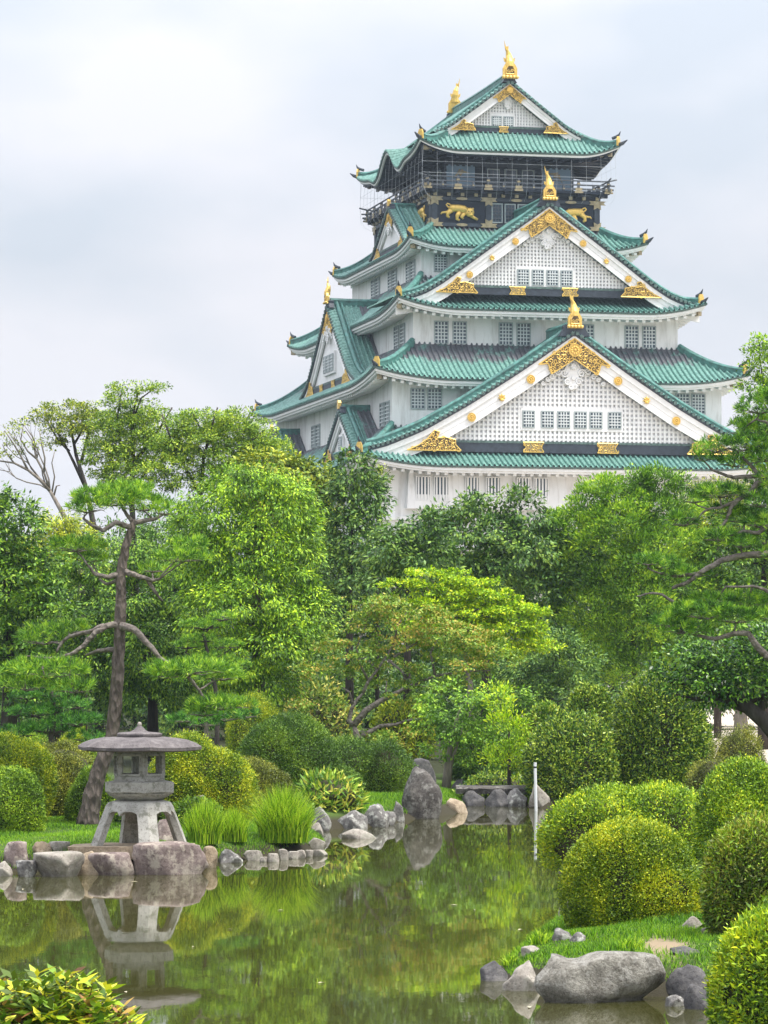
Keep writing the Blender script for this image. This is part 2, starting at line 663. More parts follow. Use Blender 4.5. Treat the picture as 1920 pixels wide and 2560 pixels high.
def inside(poly, x, y):
    c = False
    j = len(poly) - 1
    for i in range(len(poly)):
        if (poly[i][1] > y) != (poly[j][1] > y) and x < (poly[j][0] - poly[i][0]) * (y - poly[i][1]) / (poly[j][1] - poly[i][1]) + poly[i][0]:
            c = not c
        j = i
    return c


def filigree(mb, F, poly, b, sp, mi=0, back=None, seed=1):
    """openwork scrolls filling an outline, with a raised rim"""
    rr = random.Random(seed)
    n = len(poly)
    for i in range(n):
        p, q = poly[i], poly[(i + 1) % n]
        mb.tube([F.p(p[0], b, p[1]), F.p(q[0], b, q[1])], sp * 0.16, 5, mi)
    if back is not None:
        fpoly(mb, F, poly, b - 0.07, b - 0.03, back)
    x0, x1 = min(p[0] for p in poly), max(p[0] for p in poly)
    y0, y1 = min(p[1] for p in poly), max(p[1] for p in poly)
    y = y0 + sp * 0.4
    k = 0
    while y < y1:
        x = x0 + (sp * 0.5 if k % 2 else 0) + sp * 0.3
        while x < x1:
            px, py = x + rr.uniform(-.15, .15) * sp, y + rr.uniform(-.15, .15) * sp
            if inside(poly, px, py):
                spiral(mb, F, px, py, b, sp * rr.uniform(0.42, 0.6), 1.1, sp * 0.13, mi, rr.choice((-1, 1)), rr.uniform(0, 6.28))
            x += sp
        y += sp * 0.85
        k += 1


def window(F, a0, a1, b, z0, z1, parent, nx=4, nz=6, name='window', bars='bar', depth=0.18):
    mb = MB()
    w = 0.09
    fbox(mb, F, a0, a1, b - 0.05, b + 0.02, z0, z1, 1)
    for (p, q, r, s) in ((a0 - w, a0, z0 - w, z1 + w), (a1, a1 + w, z0 - w, z1 + w), (a0, a1, z1, z1 + w), (a0, a1, z0 - w, z0)):
        fbox(mb, F, p, q, b - 0.03, b + depth * 0.6, r, s, 0)
    t = 0.042
    for i in range(1, nx):
        a = a0 + (a1 - a0) * i / nx
        fbox(mb, F, a - t, a + t, b + 0.02, b + 0.07, z0, z1, 2)
    for i in range(1, nz):
        z = z0 + (z1 - z0) * i / nz
        fbox(mb, F, a0, a1, b + 0.07, b + 0.10, z - t, z + t, 2)
    return mb.build(name, [M['frame'], M['pane'], M[bars]], parent)


def barred_window(F, a0, a1, b, z0, z1, parent, n=4):
    mb = MB()
    fbox(mb, F, a0, a1, b - 0.05, b + 0.02, z0, z1, 1)
    w = 0.08
    for (p, q, r, s) in ((a0 - w, a0, z0 - w, z1 + w), (a1, a1 + w, z0 - w, z1 + w), (a0, a1, z1, z1 + w), (a0, a1, z0 - w, z0)):
        fbox(mb, F, p, q, b - 0.03, b + 0.1, r, s, 0)
    for i in range(n):
        a = a0 + (a1 - a0) * (i + 0.5) / n
        fbox(mb, F, a - 0.065, a + 0.065, b + 0.03, b + 0.12, z0, z1, 0)
    return mb.build('window', [M['trim'], M['pane']], parent)


def ridge_fish(F, a, b, z, k, parent, lean=-0.15):
    """arched gilded end plate and the fish standing on it, tail up"""
    mb = MB()
    w, h = 0.62 * k, 1.3 * k
    arch = [(-w * 1.12, 0), (w * 1.12, 0), (w, h * 0.12), (w, h * 0.7), (w * 0.62, h), (-w * 0.62, h), (-w, h * 0.7), (-w, h * 0.12)]
    fpoly(mb, F, [(a + x, z + y) for x, y in arch], b - 0.28 * k, b, 0)
    inn = [(-w * 0.6, h * 0.3), (w * 0.6, h * 0.3), (w * 0.6, h * 0.62), (w * 0.3, h * 0.84), (-w * 0.3, h * 0.84), (-w * 0.6, h * 0.62)]
    fpoly(mb, F, [(a + x, z + y) for x, y in inn], b + 0.0, b + 0.03 * k, 1)
    mb.tube([F.p(a + x, b + 0.03 * k, z + y) for x, y in inn + inn[:1]], 0.06 * k, 5, 0)
    for i in range(5):
        mb.ball(F.p(a + (i - 2) * 0.3 * k, b + 0.06 * k, z + 0.12 * k), 0.16 * k, 0, 7, 5)
    for s in (-1, 1):
        spiral(mb, F, a + s * 0.16 * k, z + h * 0.5, b + 0.05 * k, 0.15 * k, 1.2, 0.05 * k, 0, s)
    # the fish: big head down on the plate, body rising and thinning, tail fins fanned at the top
    bc = b - 0.35 * k
    pts = [F.p(a, bc + 0.15 * k, z + h * 0.8), F.p(a + 0.02 * k, bc + 0.12 * k, z + h + 0.1 * k), F.p(a, bc, z + h + 0.45 * k), F.p(a + lean * 0.3 * k, bc - 0.05 * k, z + h + 0.8 * k),
           F.p(a + lean * 0.9 * k, bc, z + h + 1.05 * k), F.p(a + lean * 1.5 * k, bc + 0.05 * k, z + h + 1.25 * k)]
    mb.tube(pts, [0.4 * k, 0.38 * k, 0.33 * k, 0.25 * k, 0.17 * k, 0.11 * k], 10, 0)
    for i in range(1, 5):
        c = Vector(pts[i])
        mb.tube([c + Vector((0, 0, -0.05 * k)), c + Vector((0, 0, 0.05 * k))], [0.42 * k * (1 - 0.16 * i), 0.40 * k * (1 - 0.16 * i)], 10, 0)
    for s in (-1, 1):
        t = [(0.2 * s, 0.2), (0.5 * s, 0.42), (0.46 * s, 0.1), (0.22 * s, -0.1)]
        fpoly(mb, F, [(a + x * k, z + h + (0.15 + y) * k) for x, y in t], bc - 0.04 * k, bc + 0.04 * k, 0)
        t = [(lean * 1.2 - 0.08 * s, 0.95), (lean * 1.4 + 0.13 * s, 1.2), (lean * 1.8 + (0.2 if s > 0 else 0.02), 1.42 + 0.12 * s), (lean * 2.0 + 0.02, 1.5), (lean * 2.2 - 0.1, 1.72 + 0.3 * (s < 0)), (lean * 1.9 - 0.08, 1.35), (lean * 1.5, 1.1)]
        fpoly(mb, F, [(a + x * k, z + h + y * k) for x, y in t], bc - 0.05 * k + 0.03 * s, bc + 0.03 * k + 0.03 * s, 0)
    return mb.build('fish_ornament', [M['gold'], M['goldback']], parent)


def pendant(mb, F, a, z, b, k, mi=0):
    """white carved gable pendant: a shield with scrolls on both sides; z is its top"""
    sh = [(0, 0.1), (0.55, -0.35), (0.85, -1.0), (0.5, -1.25), (0.62, -1.75), (0.25, -1.95), (0, -2.5), (-0.25, -1.95), (-0.62, -1.75), (-0.5, -1.25), (-0.85, -1.0), (-0.55, -0.35)]
    fpoly(mb, F, [(a + x * k, z + y * k) for x, y in sh], b - 0.1, b + 0.06 * k, mi)
    leafcrest(mb, F, a, z - 0.5 * k, b + 0.1 * k, 0.42 * k, mi)
    mb.tube([F.p(a, b, z - 1.5 * k), F.p(a, b + 0.2 * k, z - 1.5 * k)], 0.16 * k, 6, mi)
    for s in (-1, 1):
        for x, y, r in ((0.75, -1.05, 0.36), (0.5, -1.75, 0.3), (0.18, -2.2, 0.22), (1.35, -0.9, 0.34), (1.85, -1.35, 0.26), (2.25, -1.6, 0.2), (2.65, -1.95, 0.18)):
            spiral(mb, F, a + s * x * k, z + y * k, b + 0.08 * k, r * k, 1.5, 0.1 * k, mi, s)


def gable(F, ac, b0, b1, prof, zb, bw, k, parent_label=None, lattice=True, wins=(), fish=True, gold=True, wa_wall=None, pat=None, beam=0.9, both=False,
          ridge_h=0.9, ridge_w=0.62, discs=(), orn_end=1.0, beam_plates=(), ridge_b0=None, foot=True, pend=True, ridge_plate=True, rec=0.95):
    """a gable with tiled slopes, verge, bargeboards, lattice wall and ornaments; ac its middle along the side"""
    wa = prof[-1][0]
    pf = interp_prof(prof)
    lift = 0.42 * min(1, k + 0.25)
    ends = [(b1, 1)] + ([(b0, -1)] if both else [])
    vs = 0.8 * min(1, k + 0.2)
    # tiled slopes
    mb = MB()
    lo, hi = (b0 + vs if both else b0), b1 - vs
    cs = cols(lo, hi)
    n = 14
    for s in (-1, 1):
        rows, att = [], []
        for i in range(n + 1):
            a = wa * 1.01 * i / n
            rows.append([F.p(ac + s * a, b, pf(a) + lift + 0.13 * h) for b, h in cs])
            att += [(pat(a / wa, hi - b) if pat else 1.0) for b, h in cs]
        mb.grid(rows, 0, att)
        # verge tiles, laid across the edge of the slope
        for be, sg in ends:
            L = sum(math.hypot(wa / 60, pf(wa * (i + 1) / 60) - pf(wa * i / 60)) for i in range(60))
            cc = cols(0, wa * 1.01, PITCH_T * wa / L)
            rows = []
            for q, dz in ((0.0, 0.05), (0.5, 0.0), (0.85, -0.10), (1.0, -0.16)):
                rows.append([F.p(ac + s * a, be - sg * vs * (1 - q), pf(a) + lift + dz + 0.13 * h) for a, h in cc])
            mb.grid(rows, 0)
    g = mb.build('gable', M['tile'], castle, patina=True)
    # ridges
    r = MB()
    rb = b0 if ridge_b0 is None else ridge_b0
    zr = pf(0) + lift
    P = [F.p(ac, rb + (b1 - 0.35 - rb) * i / 10, zr - 0.1 + 0.22 * k * (2 * abs(i / 10 - 0.5)) ** 2 * (1 if both else 0.3)) for i in range(11)]
    sweep_box(r, P, ridge_w * k, ridge_h * k)
    for be, sg in ends:
        for off, w_, h_ in ((vs + 0.2, 0.40 * k, 0.55 * k), (vs + 0.2 + 0.62 * k, 0.26 * k, 0.34 * k)):
            for s in (-1, 1):
                pts = [F.p(ac + s * wa * t / 16, be - sg * off, pf(wa * t / 16) + lift) for t in range(0, 16)]
                sweep_box(r, pts, w_, h_)
    r.build('ridge', M['ridge'], g)
    # scroll shoulders under the ridge end plate
    sc = MB()
    for be, sg in ends:
        o = [(-1.3, -0.75), (1.3, -0.75), (0.95, -0.2), (0.95, 0.12), (0.7, 0.22), (0.5, 0.0), (-0.5, 0.0), (-0.7, 0.22), (-0.95, 0.12), (-0.95, -0.2)]
        fpoly(sc, F, [(ac + x * k, zr + 0.25 * k + y * k) for x, y in o], be - sg * 0.55, be - sg * 0.12, 0)
    sc.build('ridge_end', M['dcopper'], g)
    # verge end discs
    v = MB()
    for be, sg in ends:
        for s in (-1, 1):
            m = int(L / 0.44)
            for i in range(m):
                a = wa * (i + 0.5) / m
                z = pf(a) + lift - 0.14
                v.tube([F.p(ac + s * a, be - sg * 0.1, z), F.p(ac + s * a, be + sg * 0.05, z)], 0.15, 7, 0)
            rows = [[F.p(ac + s * wa * i / 30, be - sg * 0.06, pf(wa * i / 30) + lift - 0.2) for i in range(31)], [F.p(ac + s * wa * i / 30, be - sg * 0.12, pf(wa * i / 30) + 0.0) for i in range(31)],
                    [F.p(ac + s * wa * i / 30, be - sg * 0.5, pf(wa * i / 30) + 0.0) for i in range(31)]]
            v.grid(rows, 1)
    v.build('verge_tile', [M['rim'], M['dcopper']], g)
    # bargeboards
    bb = MB()

    def inner(a, wv=1.0):
        d = (pf(a + 0.05) - pf(max(0, a - 0.05))) / (0.1 if a > 0.05 else 0.05 + a)
        return pf(a) - wv * bw * math.sqrt(1 + d * d)
    for be, sg in ends:
        for s in (-1, 1):
            for f0, f1, d0, d1 in ((0.0, 0.30, 0.16, 0.38), (0.28, 0.62, 0.26, 0.38), (0.66, 0.97, 0.26, 0.38), (0.6, 0.68, 0.30, 0.38), (0.95, 1.0, 0.2, 0.38)):
                rows = []
                n = 30
                for i in range(n + 1):
                    a = wa * i / n
                    zt, zb_ = inner(a, f0), inner(a, f1)
                    rows.append([F.p(ac + s * a, be - sg * d0, zt), F.p(ac + s * a, be - sg * d0, zb_), F.p(ac + s * a, be - sg * d1, zb_), F.p(ac + s * a, be - sg * d1, zt)])
                bb.grid(rows, 0, closed=True)
                bb.add(rows[-1], [(0, 1, 2, 3)], 0)
    bb.build('bargeboard', M['trim'], g)
    # wall under the boards
    ins = lambda a: inner(a, 0.97)
    lw = wa
    for i in range(400):
        if ins(wa * i / 400) <= zb:
            lw = wa * i / 400
            break
    gw = MB()
    for be, sg in ends:
        n = 24
        tp = [(-lw + 2 * lw * i / n) for i in range(n + 1)]
        poly = [(ac - lw, zb)] + [(ac + lw, zb)] + [(ac + t, max(zb, ins(abs(t)) + 0.05)) for t in tp[::-1]]
        bwall = be - sg * rec
        if lattice:
            gw.hexa([F.p(a, bwall - sg * 0.2, z) for a, z in poly], [F.p(a, bwall, z) for a, z in poly], 1)
            sp = 0.37 * max(0.7, k)
            hb = 0.085 * max(0.7, k)
            m = int(lw / sp)
            for i in range(-m, m + 1):
                a = i * sp
                zt = ins(abs(a))
                if zt > zb + 0.1:
                    fbox(gw, F, ac + a - hb, ac + a + hb, bwall, bwall + sg * 0.17, zb, zt, 0)
            z = zb + sp * 0.5
            while z < ins(0):
                aa = 0
                while ins(aa) > z and aa < lw:
                    aa += 0.05
                fbox(gw, F, ac - aa, ac + aa, bwall, bwall + sg * 0.13, z - hb, z + hb, 0)
                z += sp
        else:
            gw.hexa([F.p(a, bwall - sg * 0.2, z) for a, z in poly], [F.p(a, bwall, z) for a, z in poly], 0)
        # dark sill beam
        if beam:
            gw.hexa([F.p(a, b1 * 0 + be - sg * (rec - 0.25), zz) for a, zz in ((ac - lw - 1.6 * k, zb - beam), (ac + lw + 1.6 * k, zb - beam), (ac + lw + 0.2, zb - 0.02), (ac - lw - 0.2, zb - 0.02))],
                    [F.p(a, be - sg * (rec + 0.15), zz) for a, zz in ((ac - lw - 1.6 * k, zb - beam), (ac + lw + 1.6 * k, zb - beam), (ac + lw + 0.2, zb - 0.02), (ac - lw - 0.2, zb - 0.02))], 2)
            fbox(gw, F, ac - lw - 0.3, ac + lw + 0.3, be - sg * (rec - 0.29), be - sg * (rec + 0.15), zb - 0.18, zb - 0.0, 3)
    gwo = gw.build('gable_wall', [M['trim'], M['recess'], M['dcopper'], M['rim']], g)
    for be, sg in ends[:1]:
        bwall = be - rec
        if wins:
            lo, hi = min(w[0] for w in wins), max(w[1] for w in wins)
            fr = MB()
            z0, z1 = wins[0][2], wins[0][3]
            fbox(fr, F, ac + lo - 0.22, ac + hi + 0.22, bwall + 0.02, bwall + 0.2, z1 + 0.1, z1 + 0.3, 0)
            fbox(fr, F, ac + lo - 0.22, ac + hi + 0.22, bwall + 0.02, bwall + 0.2, z0 - 0.3, z0 - 0.1, 0)
            ed = [lo - 0.5] + [x for w_ in sorted(wins) for x in w_[:2]] + [hi + 0.5]
            fbox(fr, F, ac + lo - 0.25, ac + lo - 0.09, bwall + 0.02, bwall + 0.2, z0 - 0.1, z1 + 0.1, 0)
            fbox(fr, F, ac + hi + 0.09, ac + hi + 0.25, bwall + 0.02, bwall + 0.2, z0 - 0.1, z1 + 0.1, 0)
            for i in range(2, len(ed) - 2, 2):
                fbox(fr, F, ac + ed[i] + 0.09, ac + ed[i + 1] - 0.09, bwall + 0.02, bwall + 0.2, z0 - 0.1, z1 + 0.1, 0)
            fr.build('window_surround', M['trim'], g)
            for (p, q, z0, z1) in wins:
                window(F, ac + p, ac + q, bwall + 0.2, z0, z1, g, 4, 5, depth=0.1)
        if gold:
            # openwork plate at the peak
            t0 = pf(0) - 0.25 * k
            sl = (pf(0) - pf(3.0 * k)) / (3.0 * k)
            po = [(0, t0), (3.0 * k, t0 - sl * 3.0 * k - 0.1 * k), (2.2 * k, t0 - sl * 2.2 * k - 0.55 * k), (1.95 * k, t0 - sl * 1.95 * k - 1.55 * k), (1.55 * k, t0 - sl * 1.55 * k - 1.6 * k), (0, t0 - 1.65 * k)]
            po = po + [(-x, y) for x, y in po[-2:0:-1]]
            gm = MB()
            bo = be - 0.12
            filigree(gm, F, [(ac + x, y) for x, y in po], bo, 0.36 * max(k, 0.55), 0, 1, 3)
            rosette(gm, F, ac, t0 - 0.95 * k, bo + 0.06, 0.5 * k)
            gm.build('peak_ornament', [M['gold'], M['goldback']], g)
            if pend:
                pm = MB()
                pendant(pm, F, ac, t0 - 1.75 * k, bwall + 0.3, 0.95 * k)
                pm.build('carved_pendant', M['trim'], g)
        if foot:
            for s in (-1, 1):
                fm = MB()
                x1 = lw + 1.5 * k
                ft = [(lw - 1.4 * k, zb - beam * 0.95), (x1 + 1.5 * k, zb - beam * 0.95), (x1 + 0.6 * k, zb - beam * 0.55), (x1 - 0.1 * k, zb - 0.02 * k), (lw + 0.75 * k, zb + 0.72 * k), (lw + 0.35 * k, zb + 0.62 * k), (lw + 0.55 * k, zb + 0.1 * k), (lw - 0.1 * k, zb + 0.2 * k), (lw - 0.95 * k, zb - 0.02 * k), (lw - 0.95 * k, zb - 0.45 * beam)]
                filigree(fm, F, [(ac + s * x, y) for x, y in ft], be - 0.1, 0.34 * max(k, 0.55), 0, 1, 5)
                fm.build('foot_ornament', [M['gold'], M['goldback']], g)
        if beam_plates:
            for x in beam_plates:
                bm_ = MB()
                h = beam * 0.42
                zc = zb - beam * 0.52
                o = [(-0.85 * k, h), (0.85 * k, h), (0.6 * k, 0), (0.85 * k, -h), (-0.85 * k, -h), (-0.6 * k, 0)]
                filigree(bm_, F, [(ac + x + p, zc + q) for p, q in o], be - rec + 0.33, 0.3 * max(k, 0.55), 0, 1, int(x * 7) + 50)
                bm_.build('beam_plate', [M['gold'], M['bronze']], g)
        if discs:
            for i, a in enumerate(discs):
                for s in (-1, 1):
                    dm = MB()
                    z = pf(a) - 0.64 * bw * math.sqrt(1 + ((pf(a + .1) - pf(a)) / .1) ** 2)
                    (rosette if i % 2 == 0 else leafcrest)(dm, F, ac + s * a, z, be - 0.18, 0.33 * k if i % 2 == 0 else 0.36 * k)
                    dm.build('gold_boss', M['gold'], g)
    if ridge_plate and not fish:
        pm = MB()
        h = 0.62 * k
        o = [(-0.42, -0.3), (0.42, -0.3), (0.45, 0.5), (0.2, 0.85), (-0.2, 0.85), (-0.45, 0.5)]
        fpoly(pm, F, [(ac + x * k, zr + 0.45 * k + y * k) for x, y in o], b1 - 0.25, b1 + 0.0, 0)
        pm.build('ridge_plate', M['gold'], g)
    if fish:
        ridge_fish(F, ac, b1 + 0.05, zr + 0.15 * k, fish, g)
    return g, pf


# ---- roofs ---------------------------------------------------------------
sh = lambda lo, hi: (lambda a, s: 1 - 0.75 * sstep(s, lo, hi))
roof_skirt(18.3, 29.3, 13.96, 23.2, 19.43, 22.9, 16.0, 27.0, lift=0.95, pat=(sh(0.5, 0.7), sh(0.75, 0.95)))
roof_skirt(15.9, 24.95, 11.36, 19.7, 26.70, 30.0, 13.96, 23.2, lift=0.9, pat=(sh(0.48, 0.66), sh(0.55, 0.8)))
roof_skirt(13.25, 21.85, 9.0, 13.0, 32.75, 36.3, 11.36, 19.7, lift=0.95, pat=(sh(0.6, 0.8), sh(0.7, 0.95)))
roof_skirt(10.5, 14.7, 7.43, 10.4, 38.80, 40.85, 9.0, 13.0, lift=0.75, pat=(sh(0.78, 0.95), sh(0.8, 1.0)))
kara = lambda a: 1.55 * math.cos(min(1, abs(a + 0.3) / 3.6) * math.pi / 2) ** 2 - 0.55 * math.exp(-((abs(a + 0.3) - 4.6) / 1.5) ** 2)
rt, zF5, zL5 = roof_skirt(8.95, 11.95, 5.5, 9.3, 47.35, 49.3, 6.0, 8.6, lift=0.95, bumpf=kara, rp=0.75, ph=0.34)
for ch in rt.children:
    if ch.name.startswith('eave'):
        ch.data.materials.append(M['black'])
        me = ch.data
        for p in me.polygons:
            c = p.center
            z = c.z - ZB
            inner_ = abs(c.x) < 8.95 - 0.24 and abs(c.y) < 11.95 - 0.24
            if p.material_index == 0 and inner_:
                p.material_index = 2

# ---- gables ---------------------------------------------------------------
G1P = [(0, 30.16), (4.4, 27.15), (8.77, 24.35), (12.5, 22.25), (15.5, 21.0), (18.0, 20.35)]
gable(FRONT, 0, 19.9, 27.9, G1P, 21.62, 1.42, 1.0, wins=[(-4.1, -3.25, 22.8, 24.0), (-2.55, -1.65, 22.8, 24.0), (-1.2, -0.3, 22.8, 24.0), (0.2, 1.1, 22.8, 24.0), (1.5, 2.4, 22.8, 24.0), (3.05, 4.0, 22.8, 24.0)],
      fish=0.92, discs=(3.65, 6.05, 8.55), beam=0.92, beam_plates=(-3.3, 2.9), ridge_b0=20.6)
G3P = [(0, 41.5), (5.0, 37.9), (9.0, 34.95), (10.4, 34.1), (11.7, 33.6), (13.0, 33.35)]
gable(FRONT, 0, 10.5, 20.75, G3P, 34.92, 1.1, 0.8, wins=[(-2.5, -1.65, 35.1, 36.25), (-1.25, -0.4, 35.1, 36.25), (0.0, 0.85, 35.1, 36.25), (1.2, 2.05, 35.1, 36.25)],
      fish=0.86, discs=(2.9, 4.9, 6.8), beam=0.75, beam_plates=(-2.6, 1.9))
G5P = [(0, 53.55), (2.6, 51.55), (5.0, 49.75), (5.9, 49.25), (6.6, 48.95)]
g5, pf5 = gable(FRONT, -0.4, -10.05, 10.05, G5P, 49.92, 0.66, 0.5, wins=[(-1.35, -0.65, 49.95, 50.7), (-0.32, 0.4, 49.95, 50.7)], fish=1.0, beam=0.55, beam_plates=(-0.4,), both=True, ridge_h=1.5, ridge_w=1.0)
ridge_fish(BACK, 0.4, 8.9, 54.0, 0.95, g5)
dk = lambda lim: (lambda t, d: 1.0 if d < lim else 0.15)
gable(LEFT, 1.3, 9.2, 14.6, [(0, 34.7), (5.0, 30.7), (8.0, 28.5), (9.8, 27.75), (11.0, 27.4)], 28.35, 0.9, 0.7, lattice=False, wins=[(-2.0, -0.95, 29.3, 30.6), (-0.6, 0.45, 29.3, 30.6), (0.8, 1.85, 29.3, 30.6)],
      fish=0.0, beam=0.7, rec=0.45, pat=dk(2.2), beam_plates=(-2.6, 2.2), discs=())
g4 = gable(LEFT, 5.4, 7.5, 10.1, [(0, 42.9), (3.4, 40.9), (5.6, 39.6), (7.0, 39.15)], 39.75, 0.7, 0.5, lattice=False, fish=0.0, beam=0.5, rec=0.4, pend=True)
for yc in (15.3, -12.6):
    gable(LEFT, yc, 13.9, 16.7, [(0, 24.45), (3.3, 22.4), (5.4, 21.0), (6.6, 20.5)], 21.3, 0.75, 0.6, lattice=False, wins=[(-0.5, 0.5, 21.6, 22.5)] if yc > 0 else (), fish=0.0, beam=0.6, rec=0.45, pat=dk(0.9), gold=False)
# fish on the ridge end of the big left gable
mb = MB()
ridge_fish(LEFT, 1.3, 14.65, 35.15, 0.72, [o for o in castle.children if o.name.startswith('gable')][3])


# ---- walls ---------------------------------------------------------------
def wall_block(wx, dy, z0, z1, m, name='wall'):
    mb = MB()
    mb.box(-wx, wx, -dy, dy, z0 + ZB, z1 + ZB, 0)
    return mb


w1 = wall_block(16.0, 27.0, 12.9, 19.9, None)
for a0, a1 in ((-13.6, -0.75), (3.1, 13.6)):
    w1.hexa([FRONT.p(a, b, z) for a, b, z in ((a0 - .25, 26.9, 16.1), (a1 + .25, 26.9, 16.1), (a1 + .25, 27.75, 16.1), (a0 - .25, 27.75, 16.1))],
            [FRONT.p(a, b, z) for a, b, z in ((a0, 26.9, 19.2), (a1, 26.9, 19.2), (a1, 27.45, 19.2), (a0, 27.45, 19.2))], 0)
fbox(w1, FRONT, -16.2, 16.2, 26.9, 27.3, 15.2, 15.5, 0)
w1 = w1.build('wall', M['white'], castle)
for s in (1,):
    for (p, q) in ((-13.03, -11.96), (-11.55, -10.47), (-8.98, -7.95), (-7.3, -6.2), (-4.73, -3.7), (-3.35, -2.27), (4.4, 5.45), (5.9, 6.95), (8.1, 9.15), (9.6, 10.65), (11.6, 12.65)):
        o = barred_window(FRONT, p, q, 27.62, 16.8, 18.62, w1)
w2 = wall_block(13.96, 23.2, 21.0, 27.4, None)
w2 = w2.build('wall', M['white'], castle)
for p, q in ((-12.35, -11.32), (-10.97, -9.92), (10.09, 11.1), (11.44, 12.46)):
    window(FRONT, p, q, 23.2, 24.45, 25.97, w2)
for y0, y1 in ((19.2, 20.6), (21.0, 22.4), (-7.2, -5.8), (-5.3, -3.9)):
    window(LEFT, y0, y1, 13.96, 23.2, 25.0, w2, 3, 6)
w3 = wall_block(11.36, 19.7, 28.6, 33.4, None).build('wall', M['white'], castle)
for p, q in ((-9.51, -8.47), (-7.94, -6.91), (-4.02, -2.99), (-2.5, -1.47), (1.45, 2.5), (2.95, 3.98), (6.83, 7.85), (8.36, 9.36)):
    window(FRONT, p, q, 19.7, 30.12, 31.84, w3)
for y0, y1 in ((13.4, 14.9), (15.6, 17.0)):
    window(LEFT, y0, y1, 11.36, 30.1, 31.9, w3, 3, 6)
w4 = wall_block(9.0, 13.0, 35.0, 39.4, None).build('wall', M['white'], castle)
for p, q in ((-7.81, -6.85), (6.85, 7.81)):
    window(FRONT, p, q, 13.0, 36.9, 38.2, w4)
for y0, y1 in ((-5.0, -3.7), (-3.3, -2.0), (1.4, 2.7), (3.1, 4.4), (8.0, 9.3), (9.7, 11.0)):
    window(LEFT, y0, y1, 9.0, 36.3, 37.95, w4, 3, 6)

# black storey with gilded fittings
mb = MB()
mb.box(-7.43, 7.43, -10.4, 10.4, 40.6 + ZB, 44.1 + ZB, 0)
for F, wd, dp in ((FRONT, 7.43, 10.4), (LEFT, 10.4, 7.43)):
    fbox(mb, F, -wd - .12, wd + .12, dp, dp + 0.16, 43.25, 43.52, 1)
    fbox(mb, F, -wd - .12, wd + .12, dp, dp + 0.16, 43.9, 44.1, 1)
    fbox(mb, F, -wd - .12, wd + .12, dp, dp + 0.2, 41.0, 41.3, 1)
    for x in ((-7.2, -2.45, 2.45, 7.2) if F is FRONT else (-10.2, -3.4, 3.4, 10.2)):
        fbox(mb, F, x - .24, x + .24, dp, dp + 0.12, 41.3, 43.25, 1)
w5 = mb.build('wall', [M['black'], M['dcopper']], castle)
for x in (-1.7, -0.55, 0.6, 1.75):
    window(FRONT, x - 0.4, x + 0.4, 10.42, 41.5, 43.0, w5, 3, 5, bars='rail')
def fitting(fn, *args):
    ft = MB()
    fn(ft, *args)
    ft.build('gilded_fitting', M['bronze'], w5)


for F, wd, dp in ((FRONT, 7.43, 10.4), (LEFT, 10.4, 7.43)):
    xs = (-7.2, -2.45, 2.45, 7.2) if F is FRONT else (-10.2, -3.4, 3.4, 10.2)
    for x in xs:
        fitting(fpoly, F, [(x - .75, 43.55), (x - .55, 43.38), (x - .75, 43.2), (x + .75, 43.2), (x + .55, 43.38), (x + .75, 43.55)], dp + .16, dp + .2, 0)
        fitting(fpoly, F, [(x - .3, 43.2), (x + .3, 43.2), (x + .33, 42.8), (x, 42.98), (x - .33, 42.8)], dp + .13, dp + .2, 0)
        fitting(fpoly, F, [(x - .75, 41.32), (x - .55, 41.15), (x - .75, 40.98), (x + .75, 40.98), (x + .55, 41.15), (x + .75, 41.32)], dp + .2, dp + .24, 0)
        fitting(fpoly, F, [(x - .3, 41.32), (x + .3, 41.32), (x + .33, 41.72), (x, 41.54), (x - .33, 41.72)], dp + .13, dp + .2, 0)
    n = 13 if F is FRONT else 17
    for i in range(n):
        a = -wd + 0.25 + (2 * wd - .5) * i / (n - 1)
        fitting(fbox, F, a - .15, a + .15, dp + .1, dp + .3, 43.6, 43.87, 0)
    for x in [(p + q) / 2 for p, q in zip(xs, xs[1:])]:
        for zc in (43.38, 41.15):
            o = [(x + .5 * math.cos(t) * 1.0, zc + .13 * math.sin(t)) for t in np.linspace(0, 2 * math.pi, 13)[:-1]]
            fitting(fpoly, F, o, dp + .15, dp + .23, 0)


